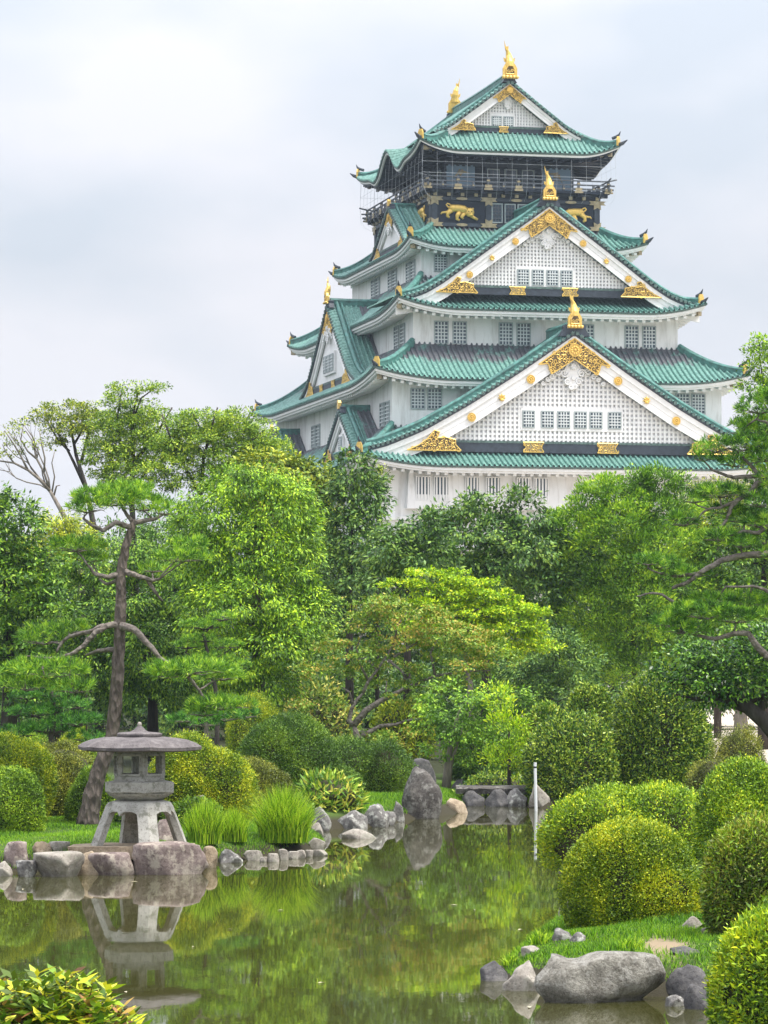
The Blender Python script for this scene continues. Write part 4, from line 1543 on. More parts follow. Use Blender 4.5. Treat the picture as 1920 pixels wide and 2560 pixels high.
k = lk
mb = MB()
hexloft(mb, [(0.85, zz(1621)), (0.985, zz(1618)), (0.99, zz(1611.5)), (0.90, zz(1604)), (0.76, zz(1597)), (0.58, zz(1593)), (0.30, zz(1591))], sag=0.014)
mb.build('lantern_roof', M['lanternroof'], lan)
mb = MB()
hexloft(mb, [(0.32, zz(1592)), (0.355, zz(1590.5)), (0.365, zz(1585.5)), (0.33, zz(1582.5)), (0.145, zz(1580.5)), (0.10, zz(1577)), (0.055, zz(1571)), (0.02, zz(1566))])
mb.build('roof_cap', M['lanternroof'], lan)
mb = MB()
mb.ball((0, 0, zz(1565)), (0.034, 0.034, 0.04), 0, 12, 8)
mb.build('finial', M['rock_pale'], lan, smooth=True)
# light chamber: six posts with framed openings
mb = MB()
zt, zb_ = zz(1621), zz(1689)
cr_ = hexring(0.40, 0)
for i in range(6):
    p, q = Vector(cr_[i]), Vector(cr_[(i + 1) % 6])
    e = (q - p).normalized()
    nrm = Vector((e.y, -e.x, 0))
    L = (q - p).length

    def bx(t0, t1, z0, z1, d0, d1):
        A = [p + e * (L * t0) + nrm * d0, p + e * (L * t1) + nrm * d0, p + e * (L * t1) + nrm * d1, p + e * (L * t0) + nrm * d1]
        mb.hexa([(v.x, v.y, z0) for v in A], [(v.x, v.y, z1) for v in A])
    H = zt - zb_
    bx(0, 0.12, zb_, zt, -0.07, 0)
    bx(0.88, 1.0, zb_, zt, -0.07, 0)
    bx(0.12, 0.88, zb_, zb_ + 0.24 * H, -0.07, -0.004)
    bx(0.12, 0.88, zt - 0.14 * H, zt, -0.07, -0.004)
    for u in ((0.10, 0.16), (0.84, 0.90)):
        bx(*u, zb_ + 0.2 * H, zt - 0.1 * H, -0.03, 0.016)
    bx(0.16, 0.84, zb_ + 0.2 * H, zb_ + 0.27 * H, -0.03, 0.016)
    bx(0.16, 0.84, zt - 0.17 * H, zt - 0.1 * H, -0.03, 0.016)
mb.build('light_chamber', M['lantern'], lan)
mb = MB()
hexloft(mb, [(0.50, zz(1716)), (0.545, zz(1711)), (0.55, zz(1690)), (0.40, zz(1686))], sag=-0.012)
mb.build('platform', M['lantern'], lan)
mb = MB()
n = 28
rows = []
for r, z in ((0.32, zz(1728)), (0.36, zz(1725)), (0.45, zz(1718)), (0.47, zz(1713))):
    rows.append([(r * math.cos(2 * math.pi * i / n), r * math.sin(2 * math.pi * i / n), z) for i in range(n)])
mb.grid(rows, closed=True)
mb.add(rows[0], [tuple(range(n))[::-1]])
mb.build('bowl', M['lantern'], lan, smooth=True)
# four-legged base: a curved shell whose scalloped openings leave four legs
mb = MB()
ht = zz(1728)
seg = 128
rot0 = math.radians(-90 + 17)


def leg_r(t):
    """outer radius from the foot (t=0) to the top (t=1)"""
    pts = [(0, 0.74), (0.3, 0.665), (0.55, 0.60), (0.75, 0.545), (0.88, 0.515), (0.96, 0.47), (1.0, 0.36)]
    return float(np.interp(t, [p[0] for p in pts], [p[1] for p in pts]))


def open_h(u):
    """height of the arch at u in [-1,1] across the gap between two legs, as part of the base height; 0 at the legs"""
    if abs(u) > 0.70:
        return 0.0
    v = abs(u) / 0.70
    cusp = 0.76 - 0.09 * max(0, 1 - v / 0.22) ** 1.5
    side = (1 - ((v - 0.45) / 0.55) ** 2) ** 0.5 if v > 0.45 else 1.0
    return 0.62 + (cusp - 0.62) * side if v < 0.93 else max(0.0, 0.62 * (1 - (v - 0.93) / 0.07) ** 0.6)


for q in range(4):
    # each quarter: leg centre at q*90, built as bars on both sides of it plus the arch band above
    def pt(u, t, inn):
        a_ = rot0 + q * math.pi / 2 + u * math.pi / 4          # u in [-1,1], 0 on the leg
        w = 0.105 if inn else 0.0
        r = leg_r(t) - w
        # square-ish plan with flat faces either side of the leg corner
        m = math.cos(math.pi / 4 * min(1, abs(u)))
        r2 = r / (abs(math.cos(u * math.pi / 4)) + 0.42 * abs(math.sin(u * math.pi / 4)))
        return (r2 * math.cos(a_), r2 * math.sin(a_), ht * t)
    nu, nv = 48, 20
    us = [-1 + 2 * i / nu for i in range(nu + 1)]
    rows_o, rows_i = [], []
    for j in range(nv + 1):
        ro, ri = [], []
        for u in us:
            g = 1 - abs(u)           # 0 in the middle of the gap, 1 on the leg
            lo = open_h(g)
            t = lo + (1 - lo) * j / nv
            ro.append(pt(u, t, False))
            ri.append(pt(u, t, True))
        rows_o.append(ro)
        rows_i.append(ri)
    mb.grid(rows_o)
    mb.grid(rows_i)
    mb.grid([rows_o[0], rows_i[0]])
mb.add([(0.335 * math.cos(t), 0.335 * math.sin(t), ht) for t in np.linspace(0, 2 * math.pi, 25)[:-1]], [tuple(range(24))])
base = mb.build('leg_base', M['lantern'], lan)

# ------------------------------------------------------------------ fallen leaves on the water
fl = None
rf = random.Random(21)
for i in range(17):
    x, y = rf.uniform(20, 1180), rf.uniform(1890, 2205)
    D = dist(y, 0)
    q = at(x, y, D)
    if pond_sd([q.x], [D])[0] > -0.3:
        continue
    if fl is None:
        mb = MB()
        mb.add([(-.05, 0, .006), (0, -.018, .012), (.05, 0, .006), (0, .018, .014)], [(0, 1, 2, 3)])
        fl = mb.build('fallen_leaf', plain('dry_leaf', (0.55, 0.50, 0.32), 0.6, var=0.3, scale=0.7))
        tag(fl, 'pale fallen leaf floating on the pond', 'leaf', 'fallen leaves floating on the pond')
        o = fl
    else:
        o = fl.copy()
        COL.objects.link(o)
    o.location = (q.x, D, 0.0)
    o.rotation_euler = (0, 0, rf.uniform(0, 6.28))
    s = rf.uniform(0.6, 1.3)
    o.scale = (s, s, 1)
# ================================================================== foliage
HAZE = 0.00015
def unit(v):
    return v / (np.linalg.norm(v, axis=-1, keepdims=True) + 1e-9)


def rdir(n):
    return unit(R.normal(size=(n, 3)))


def quads(name, P, D, S, L, W, mats, parent=None, loc=None, midx=None, fold=0.12, mid=0.45):
    """n leaf blades in one mesh: base, two shoulders, tip"""
    n = len(P)
    L = np.broadcast_to(L, (n,))[:, None]
    W = np.broadcast_to(W, (n,))[:, None]
    U = np.cross(S, D)
    v = np.empty((n, 4, 3), np.float32)
    v[:, 0] = P
    v[:, 1] = P + D * L * mid + S * W * 0.5 + U * W * fold
    v[:, 2] = P + D * L
    v[:, 3] = P + D * L * mid - S * W * 0.5 + U * W * fold
    if loc is not None:
        v -= np.array(loc, np.float32)
    me = bpy.data.meshes.new(name)
    me.vertices.add(4 * n)
    me.vertices.foreach_set('co', v.ravel())
    me.loops.add(4 * n)
    me.loops.foreach_set('vertex_index', np.arange(4 * n, dtype=np.int32))
    me.polygons.add(n)
    me.polygons.foreach_set('loop_start', np.arange(0, 4 * n, 4, dtype=np.int32))
    for m in (mats if isinstance(mats, (list, tuple)) else [mats]):
        me.materials.append(m)
    if midx is not None:
        me.polygons.foreach_set('material_index', midx.astype(np.int32))
    me.update(calc_edges=True)
    me.validate()
    return link(bpy.data.objects.new(name, me), parent)


def crown_leaves(lobes, rc, dens, m, L, W, droop=0.4, spread=0.5, inner=0.22, squash=0.7, cut=0.62, up=0.0, fine=1.0):
    """leaf sprays gathered in clumps over a set of ellipsoid lobes (centre, radii)"""
    Ps, Us, Os = [], [], []
    C = np.array([l[0] for l in lobes])
    RR = np.array([l[1] for l in lobes])
    for i, (c, r) in enumerate(lobes):
        a = 4 * math.pi * (((r[0] * r[1]) ** 1.6 + (r[0] * r[2]) ** 1.6 + (r[1] * r[2]) ** 1.6) / 3) ** (1 / 1.6)
        n = max(4, int(dens * a / (math.pi * rc * rc)))
        u = rdir(n)
        u = u[(u[:, 2] > -0.35) | (R.random(n) < 0.45)]
        u = u[(u[:, 1] < 0.45) | (R.random(len(u)) < 0.5)]      # fewer sprays on the far side
        n = len(u)
        f = np.where(R.random(n) < inner, R.uniform(0.25, 0.75, n), R.uniform(0.82, 1.08, n))
        q = np.array(c) + u * np.array(r) * f[:, None]
        k = np.ones(n, bool)
        for j in range(len(lobes)):
            if j != i:
                k &= (((q - C[j]) / RR[j]) ** 2).sum(1) > cut * cut
        Ps.append(q[k])
        Us.append(u[k])
    Q = np.concatenate(Ps)
    U = np.concatenate(Us)
    n = len(Q)
    sz = R.uniform(0.6, 1.35, n)
    o = R.normal(size=(n, m, 3))
    o = o / np.linalg.norm(o, axis=2, keepdims=True) * (R.random((n, m, 1)) ** 0.45) * (rc * 1.05 * sz)[:, None, None]
    o[:, :, 2] *= squash
    P = (Q[:, None] + o).reshape(-1, 3)
    d = U[:, None] * 0.55 + o / rc * 0.8 + R.normal(size=(n, m, 3)) * spread
    d[:, :, 2] += up - droop
    d = unit(d.reshape(-1, 3))
    nn = np.repeat(U, m, 0) * 0.7 + R.normal(size=(n * m, 3)) * 0.45 + np.array([0, 0, 0.8])
    S = unit(np.cross(d, nn))
    Ls = L * R.uniform(0.65, 1.25, n * m)
    return P, d, S, Ls, Ls * (W / L)


def lobe(dx, dy, rx, ry, D, dz=0.0, ky=1.0):
    c = at(dx, dy, D + dz)
    k = (D + dz) / FD
    return (np.array(c), np.array([rx * k, (rx + ry) / 2 * k * ky, ry * k]))


def bark(name, c0, c1, scale=6, st=(1, 1, 0.25), bd=0.03):
    m, nt, b = mat(name)
    n = noise_node(nt, scale, 6, 0.7, stretch=st)
    n2 = nt.nodes.new('ShaderNodeTexVoronoi')
    n2.inputs['Scale'].default_value = scale * 1.6
    tc = nt.nodes.new('ShaderNodeTexCoord')
    mp = nt.nodes.new('ShaderNodeMapping')
    mp.inputs['Scale'].default_value = st
    nt.links.new(tc.outputs['Object'], mp.inputs[0])
    nt.links.new(mp.outputs[0], n2.inputs['Vector'])
    nt.links.new(ramp(nt, n.outputs['Fac'], [(0.3, c0), (0.7, c1)]), b.inputs['Base Color'])
    b.inputs['Roughness'].default_value = 0.95
    b.inputs['Specular IOR Level'].default_value = 0.15
    bump(nt, b, n2.outputs['Distance'], 0.9, bd)
    return m


M['bark'] = bark('brown_bark', (0.06, 0.045, 0.035), (0.17, 0.14, 0.11))
M['barkgrey'] = bark('grey_bark', (0.13, 0.11, 0.09), (0.34, 0.30, 0.26), 8)
M['barkpine'] = bark('pine_bark', (0.045, 0.036, 0.031), (0.25, 0.205, 0.175), 9, (1, 1, 0.4), 0.08)
M['barkdark'] = bark('dark_bark', (0.03, 0.026, 0.024), (0.10, 0.085, 0.075), 6)
M['barklimb'] = bark('limb_bark', (0.085, 0.07, 0.06), (0.31, 0.27, 0.235), 12, (0.7, 0.7, 0.7), 0.04)

G = {}
G['laurel'] = leafmat('laurel_leaf', (0.0455, 0.1265, 0.012), (0.1105, 0.2415, 0.018), (0.247, 0.391, 0.025), patch=0.6, pscale=1.6)
G['laurel2'] = leafmat('dark_laurel_leaf', (0.0246, 0.0772, 0.0152), (0.0615, 0.1544, 0.019), (0.1454, 0.2574, 0.0285), patch=0.6, pscale=1.6)
G['far'] = leafmat('far_leaf', (0.0251, 0.0764, 0.028), (0.0569, 0.1364, 0.04), (0.1252, 0.2184, 0.05), patch=0.6, pscale=1.1)
G['feather'] = leafmat('feathery_leaf', (0.0432, 0.1228, 0.018), (0.0988, 0.2232, 0.027), (0.2346, 0.3683, 0.036), patch=0.7, pscale=0.9)
G['thin'] = leafmat('thin_crown_leaf', (0.07, 0.162, 0.025), (0.13, 0.2376, 0.03), (0.22, 0.3132, 0.04))
G['yellow'] = leafmat('yellow_green_leaf', (0.10, 0.18, 0.012), (0.17, 0.25, 0.015), (0.25, 0.30, 0.022))
G['olive'] = leafmat('olive_leaf', (0.07, 0.14, 0.02), (0.14, 0.21, 0.025), (0.22, 0.27, 0.035))
G['maple'] = leafmat('maple_leaf', (0.075, 0.17, 0.025), (0.12, 0.22, 0.032), (0.24, 0.20, 0.065), patch=0.65, pscale=0.7)
G['bright'] = leafmat('bright_maple_leaf', (0.1125, 0.2464, 0.012), (0.1875, 0.3472, 0.012), (0.3, 0.4368, 0.015))
G['gloss'] = leafmat('glossy_dark_leaf', (0.012, 0.0514, 0.0133), (0.03, 0.1028, 0.019), (0.09, 0.2057, 0.0238), rough=0.3)
G['azalea'] = leafmat('golden_azalea_leaf', (0.0526, 0.1234, 0.012), (0.1447, 0.2283, 0.014), (0.3026, 0.3455, 0.02), patch=0.68, pscale=2.0)
G['azalea2'] = leafmat('green_azalea_leaf', (0.04, 0.10, 0.015), (0.10, 0.20, 0.02), (0.20, 0.31, 0.025), patch=0.68, pscale=2.0)
G['brightaz'] = leafmat('fresh_azalea_leaf', (0.0756, 0.1782, 0.012), (0.189, 0.3089, 0.015), (0.3654, 0.4277, 0.02), patch=0.68, pscale=2.2)
G['browaz'] = leafmat('brownish_azalea_leaf', (0.05, 0.075, 0.025), (0.11, 0.15, 0.03), (0.20, 0.22, 0.05), patch=0.68, pscale=2.0)
G['yew'] = leafmat('dark_shrub_leaf', (0.025, 0.07, 0.016), (0.055, 0.125, 0.02), (0.11, 0.19, 0.025), patch=0.68, pscale=1.5)
G['hedge'] = leafmat('hedge_leaf', (0.03, 0.092, 0.018), (0.078, 0.1667, 0.025), (0.192, 0.276, 0.05), rough=0.4, patch=0.3)
G['needle'] = leafmat('pine_needle', (0.0392, 0.121, 0.03), (0.1064, 0.242, 0.035), (0.2576, 0.44, 0.05), trans=0.2, patch=0.72, pscale=5.5)
G['needlec'] = leafmat('crisp_pine_needle', (0.0207, 0.077, 0.02), (0.0805, 0.209, 0.03), (0.253, 0.44, 0.05), trans=0.12, patch=0.8, pscale=4.0)
G['needled'] = leafmat('dark_pine_needle', (0.022, 0.085, 0.03), (0.045, 0.155, 0.035), (0.11, 0.26, 0.045), trans=0.2, patch=0.72, pscale=5.5)
G['broad'] = leafmat('broad_shrub_leaf', (0.05, 0.14, 0.02), (0.13, 0.24, 0.03), (0.30, 0.33, 0.09))
G['pale'] = leafmat('variegated_leaf', (0.07, 0.15, 0.03), (0.16, 0.23, 0.06), (0.30, 0.30, 0.11))
G['grass'] = leafmat('grass_blade', (0.04, 0.13, 0.01), (0.075, 0.20, 0.012), (0.14, 0.27, 0.02), trans=0.35)
G['reed'] = leafmat('water_grass_blade', (0.08, 0.21, 0.012), (0.14, 0.30, 0.015), (0.25, 0.38, 0.04), trans=0.4, patch=0.2)
G['nandina'] = leafmat('young_shrub_leaf', (0.088, 0.165, 0.03), (0.187, 0.275, 0.03), (0.33, 0.363, 0.04), patch=0.2)
G['redleaf'] = leafmat('reddish_young_leaf', (0.11, 0.06, 0.04), (0.19, 0.11, 0.06), (0.24, 0.18, 0.08), patch=0.2)
M['twig'] = plain('twig_fill', (0.05, 0.05, 0.025), 0.9, var=0.4, scale=9, spec=0.1)  # dark colour of the solid cores added inside the bushes


def branch(mb, p, q, r0, r1, sag=0.15, n=6, seed=0, mi=0):
    rr = random.Random(seed)
    p, q = Vector(p), Vector(q)
    L = (q - p).length
    pts = []
    off = Vector((rr.uniform(-1, 1), rr.uniform(-1, 1), rr.uniform(-.3, 1))) * sag * L
    for i in range(n + 1):
        t = i / n
        w = Vector((rr.uniform(-1, 1), rr.uniform(-1, 1), rr.uniform(-1, 1))) * 0.03 * L * (0 if i in (0, n) else 1)
        pts.append(p.lerp(q, t) + off * 4 * t * (1 - t) * 0.6 + w)
    mb.tube(pts, [r0 + (r1 - r0) * i / n for i in range(n + 1)], 6, mi)
    return pts


STY = {   # clump radius, density, leaves per clump, leaf length, width, droop, spread
    'laurel': dict(rc=0.30, dens=2.0, m=90, L=0.12, W=0.043, droop=0.75, spread=0.35, squash=0.75),
    'far': dict(rc=0.36, dens=2.1, m=60, L=0.17, W=0.07, droop=0.55, spread=0.45),
    'feather': dict(rc=0.30, dens=2.8, m=70, L=0.12, W=0.045, droop=0.0, spread=0.45, up=0.5),
    'thin': dict(rc=0.27, dens=1.75, m=66, L=0.095, W=0.052, droop=0.2, spread=0.7, inner=0.35, squash=0.55),
    'maple': dict(rc=0.22, dens=1.5, m=44, L=0.085, W=0.05, droop=0.15, spread=0.8, squash=0.3, inner=0.3),
    'plate': dict(rc=0.19, dens=2.0, m=44, L=0.09, W=0.052, droop=0.05, spread=0.7, squash=0.35, inner=0.25),
    'gloss': dict(rc=0.22, dens=2.0, m=46, L=0.095, W=0.045, droop=0.4, spread=0.5),
    'broad': dict(rc=0.20, dens=1.6, m=16, L=0.19, W=0.055, droop=0.5, spread=0.7),
}


def tree(name, label, cat, lobes, D, sty, leaf, trunk, tr, wood='bark', group=None, limbs=(), auto=True, over=None, twig_fill=0, kz=1.0):
    """lobes: measured (x, y, rx, ry[, depth offset]); trunk: measured path from the foot up; tr its radius in measured units"""
    base = at(trunk[0][0], trunk[0][1], D)
    base.z = gz(base.x, D) - 0.05
    root = empty(name, base)
    tag(root, label, cat, group)
    k = D / FD
    LB = [lobe(l[0], l[1], l[2], l[3], D, l[4] if len(l) > 4 else 0.0) for l in lobes]
    mb = MB()
    tp = [base] + [at(x, y, D) for x, y in trunk[1:]]
    n = len(tp)
    if n == 1:
        tp.append(base + Vector((0, 0, 1.0)))
        n = 2
    rad = [tr * k * (1 - 0.55 * i / (n - 1)) for i in range(n)]
    rad[0] *= 1.25
    loc = np.array(base)
    sub = lambda P: [Vector(p) - base for p in P]
    mb.tube(sub(tp), rad, 10)
    for pts, r in limbs:
        dz = 0.0
        q = [at(p[0], p[1], D + (p[2] if len(p) > 2 else 0.0)) for p in pts]
        m = len(q)
        mb.tube(sub(q), [r * k * (1 - 0.6 * i / max(1, m - 1)) for i in range(m)], 8)
    if auto:
        for i, (c, r) in enumerate(LB):
            # from the nearest lower point of the trunk or limbs to the lobe
            best = min(tp[n // 2:], key=lambda p: (Vector(c) - p).length + (5 if p.z > c[2] else 0))
            e = Vector(c) + Vector((0, 0, -0.2 * r[2]))
            pts = branch(mb, best - base, e - base, rad[-1] * 0.55, rad[-1] * 0.18, 0.12, 6, i)
            for t in range(twig_fill):
                u = rdir(1)[0]
                u[2] = abs(u[2]) * 0.9 - 0.1
                s = pts[random.Random(i * 31 + t).randrange(3, 7)]
                branch(mb, s, Vector(c - loc + u * r * 0.95), rad[-1] * 0.22, rad[-1] * 0.05, 0.1, 4, i * 31 + t)
    mb.build('trunk', M[wood], root, smooth=True)
    st = dict(STY[sty])
    if over:
        st.update(over)
    P, d, S, L, W = crown_leaves(LB, **st)
    quads('crown', P, d, S, L, W, G[leaf] if isinstance(leaf, str) else [G[x] for x in leaf], root, loc)
    return root


# ------------------------------------------------------------------ trees
tree('laurel_tree', 'big laurel tree with hanging bright green leaves, right of the tall pine', 'tree',
     [(540, 1058, 95, 50), (610, 1100, 80, 70), (470, 1115, 80, 70), (560, 1185, 110, 80), (640, 1190, 56, 80), (450, 1225, 80, 80), (575, 1285, 105, 80, -.6), (655, 1345, 66, 60, -.8), (490, 1330, 105, 80, -.7),
      (600, 1405, 105, 66, -.8), (680, 1320, 45, 40, -.6), (500, 1430, 90, 56, -.8), (420, 1160, 50, 50), (560, 1480, 90, 50, -.5)], 90, 'laurel', 'laurel', [(560, 1590), (560, 1500), (555, 1350), (550, 1200)], 17)
tree('laurel_tree', 'dark laurel tree filling the space behind the tall pine trunk', 'tree',
     [(200, 1235, 100, 70), (330, 1225, 95, 80), (250, 1310, 120, 80, -.5), (390, 1310, 80, 80, -.5), (160, 1360, 100, 70, -.7), (320, 1400, 120, 75, -.8), (210, 1440, 100, 60, -.8), (400, 1450, 90, 60, -.8), (330, 1500, 110, 50, -.5), (130, 1440, 80, 70)], 93, 'laurel', 'laurel2', [(330, 1600), (330, 1500), (310, 1350), (290, 1260)], 12, 'barkdark')
tree('evergreen_tree', 'dense dark evergreen at the picture edge behind the trimmed bushes', 'tree',
     [(30, 1135, 62, 60), (-30, 1190, 80, 80), (70, 1225, 64, 60), (20, 1270, 84, 70, -.5), (-40, 1330, 90, 80), (85, 1320, 76, 66, -.6), (20, 1400, 100, 70, -.6), (60, 1470, 100, 60, -.4), (-30, 1080, 50, 40)], 86, 'gloss', 'laurel2', [(20, 1590), (20, 1450), (15, 1250)], 18, 'barkdark', over=dict(rc=0.26, L=0.14, W=0.06))
tree('evergreen_tree', 'low tree with yellowish top leaves between the dark evergreen and the pine', 'tree',
     [(125, 1140, 62, 30), (170, 1165, 50, 40), (100, 1180, 60, 40), (150, 1210, 70, 50)], 104, 'laurel', 'yellow', [(130, 1560), (130, 1400), (130, 1220)], 10, 'barkdark')
tree('thin_tree', 'half bare tree leaning out over the wood, with sparse leaves at its twig ends', 'tree',
     [(52, 915, 34, 16), (18, 928, 36, 22), (15, 960, 30, 24), (75, 958, 22, 18), (-20, 1000, 40, 30)], 122, 'thin', 'olive', [(190, 1560), (175, 1220), (137, 1112), (108, 1060)], 8, 'barkgrey',
     limbs=[([(108, 1060), (85, 1035), (60, 1015), (30, 1000), (-5, 995)], 4), ([(108, 1060), (95, 1020), (78, 990), (72, 955), (55, 930)], 2.6), ([(60, 1015), (45, 985), (30, 960), (10, 930)], 2.6), ([(78, 990), (60, 975), (45, 950), (50, 920)], 2.4),
            ([(95, 1020), (97, 990), (90, 960), (85, 930)], 2.4), ([(30, 1000), (15, 980), (5, 960)], 2), ([(112, 1065), (118, 1030), (112, 1000), (118, 975)], 2), ([(115, 1075), (122, 1050), (130, 1048)], 2.5)], auto=True, twig_fill=5, over=dict(dens=0.9, m=30))
tree('thin_tree', 'slender tree with a rounded light crown left of the yellow-green treetop', 'tree',
     [(150, 885, 55, 20), (105, 895, 40, 18), (195, 900, 40, 26), (140, 925, 50, 24), (185, 945, 45, 26), (120, 955, 24, 16)], 124, 'thin', 'olive', [(215, 1560), (205, 1150), (188, 1060), (165, 985)], 8, 'barkdark',
     limbs=[([(188, 1060), (160, 1000), (140, 960), (115, 920)], 4), ([(165, 985), (158, 950), (150, 900)], 4), ([(175, 1000), (185, 960), (195, 915)], 4), ([(150, 975), (125, 950), (100, 905)], 3), ([(160, 960), (178, 930), (180, 890)], 3)], auto=False, over=dict(dens=1.7))
tree('thin_tree', 'tallest thin tree, its yellow-green top sprays standing against the sky', 'tree',
     [(272, 842, 40, 14), (318, 838, 34, 12), (250, 870, 34, 16), (290, 880, 46, 22), (235, 915, 40, 22), (300, 930, 60, 30), (250, 965, 55, 30), (320, 975, 60, 30), (215, 990, 40, 24), (285, 1010, 60, 30), (345, 905, 36, 20), (270, 915, 60, 30, 1), (300, 965, 70, 40, 1), (240, 950, 50, 40, 1), (250, 1030, 60, 30), (320, 890, 30, 20)], 120, 'thin', 'thin', [(300, 1560), (290, 1200), (285, 1080), (288, 990)], 9, 'barkdark',
     limbs=[([(288, 990), (285, 930), (290, 880), (300, 845)], 4), ([(286, 1030), (262, 970), (252, 910), (262, 850)], 4), ([(288, 1000), (330, 950), (355, 910), (372, 880)], 4), ([(290, 900), (305, 860), (335, 838)], 2.5), ([(286, 1060), (330, 1000), (345, 960)], 3)], auto=False, twig_fill=2)
tree('thin_tree', 'wide airy tree between the tallest thin tree and the castle eave', 'tree',
     [(400, 910, 50, 24), (460, 900, 50, 22), (515, 905, 40, 22), (560, 935, 46, 26), (600, 975, 40, 26), (430, 945, 60, 30), (500, 950, 60, 34), (380, 965, 50, 30), (560, 990, 60, 34), (460, 1000, 80, 34), (390, 1010, 60, 30), (340, 1030, 60, 26), (540, 1030, 60, 30), (420, 930, 60, 34, 1), (500, 935, 60, 34, 1), (470, 960, 90, 40, 1.5), (370, 960, 50, 30, 1), (570, 965, 50, 34, 1), (440, 1040, 90, 34), (590, 1010, 50, 30)], 118, 'thin', ('thin'), [(440, 1560), (440, 1250), (430, 1120), (435, 1050)], 9, 'barkdark',
     limbs=[([(435, 1050), (440, 990), (455, 930), (470, 880)], 4), ([(433, 1070), (400, 1010), (370, 950), (350, 895)], 4), ([(437, 1060), (500, 1000), (540, 955), (570, 930)], 4), ([(450, 960), (430, 920), (415, 890)], 3), ([(500, 1000), (560, 990), (600, 965)], 3), ([(470, 1030), (530, 1010), (575, 1010)], 3)], auto=False)
tree('olive_tree', 'olive green rounded tree behind the big laurel, under the castle side', 'tree',
     [(640, 1030, 72, 38), (575, 1015, 70, 36), (690, 1055, 40, 40), (620, 1085, 80, 50), (690, 1110, 44, 50), (560, 1080, 60, 50), (640, 1150, 80, 70)], 112, 'far', 'olive', [(640, 1560), (640, 1300), (630, 1120)], 9, over=dict(L=0.2, W=0.09))
tree('dark_tree', 'dark narrow tree reaching up to the corner of the castle roof', 'tree',
     [(762, 1015, 40, 34), (775, 1060, 54, 46), (735, 1105, 46, 56), (800, 1100, 34, 50), (760, 1160, 80, 70), (700, 1200, 50, 70), (740, 1250, 90, 60), (690, 1285, 60, 50)], 108, 'far', 'far', [(755, 1560), (755, 1300), (760, 1100)], 9, 'barkdark')
tree('bright_tree', 'thin spray of yellowish leaves beside the dark narrow tree at the castle wall', 'tree',
     [(822, 1032, 12, 22), (812, 1058, 14, 16)], 110, 'thin', 'olive', [(815, 1560), (815, 1200), (815, 1070)], 4, 'barkdark')
tree('dark_tree', 'broad dark tree in front of the castle wall below the barred windows', 'tree',
     [(1062, 1098, 62, 34), (1120, 1100, 46, 40), (1010, 1105, 40, 30), (960, 1140, 50, 40), (1150, 1140, 50, 50), (1030, 1165, 110, 66), (1120, 1200, 100, 70), (960, 1200, 80, 60), (1040, 1250, 110, 60), (1170, 1260, 70, 60)], 104, 'far', 'far', [(1050, 1560), (1050, 1320), (1050, 1180)], 10, 'barkdark')
tree('dark_tree', 'lower dark tree between the narrow tree and the broad one below the castle', 'tree',
     [(870, 1150, 44, 30), (915, 1150, 40, 36), (850, 1195, 60, 50), (920, 1220, 70, 60), (860, 1260, 80, 60)], 99, 'far', 'far', [(880, 1560), (880, 1350), (880, 1220)], 9, 'barkdark')
tree('feathery_tree', 'large feathery green tree hiding the right half of the castle base', 'tree',
     [(1312, 1062, 56, 30), (1368, 1042, 46, 26), (1432, 1040, 50, 28), (1270, 1095, 50, 36), (1345, 1095, 80, 46), (1440, 1095, 80, 50), (1255, 1150, 50, 50), (1335, 1170, 100, 66), (1440, 1175, 90, 66), (1250, 1230, 50, 60), (1350, 1265, 105, 70), (1455, 1260, 80, 70), (1275, 1320, 80, 66), (1385, 1360, 100, 70), (1300, 1410, 90, 60), (1400, 1440, 110, 56), (1490, 1370, 60, 70), (1230, 1310, 34, 60), (1205, 1150, 36, 40), (1215, 1230, 40, 50), (1390, 1200, 60, 50, -.8), (1390, 1310, 60, 50, -.8), (1340, 1130, 60, 40, -.6)], 104, 'feather', 'feather', [(1370, 1580), (1370, 1450), (1365, 1250), (1360, 1120)], 7, 'barkdark')
tree('yellow_tree', 'yellow-green tree showing between the feathery tree and the right pine', 'tree',
     [(1545, 1068, 62, 26), (1500, 1088, 40, 24), (1590, 1072, 40, 24), (1545, 1110, 80, 34)], 116, 'laurel', 'yellow', [(1550, 1560), (1550, 1300), (1550, 1120)], 7, 'barkdark')
tree('light_tree', 'airy light green tree rising above the right pine at the castle corner', 'tree',
     [(1655, 765, 36, 26), (1640, 805, 34, 28), (1680, 800, 50, 50), (1625, 845, 28, 26), (1665, 860, 56, 46), (1640, 915, 44, 40), (1690, 950, 60, 60), (1650, 985, 60, 50), (1640, 740, 18, 12)], 98, 'thin', 'laurel', [(1720, 1580), (1710, 1300), (1695, 1050), (1680, 900)], 10, 'barkdark', over=dict(dens=1.8))
tree('dark_tree', 'dark tree behind the branches of the right pine', 'tree',
     [(1620, 1150, 80, 60), (1680, 1120, 70, 60), (1560, 1190, 60, 50), (1640, 1250, 90, 66), (1570, 1310, 80, 60), (1660, 1340, 90, 60), (1720, 1240, 70, 70)], 104, 'gloss', 'laurel2', [(1650, 1570), (1650, 1400), (1650, 1220)], 12, 'barkdark', over=dict(rc=0.3, L=0.15, W=0.07))
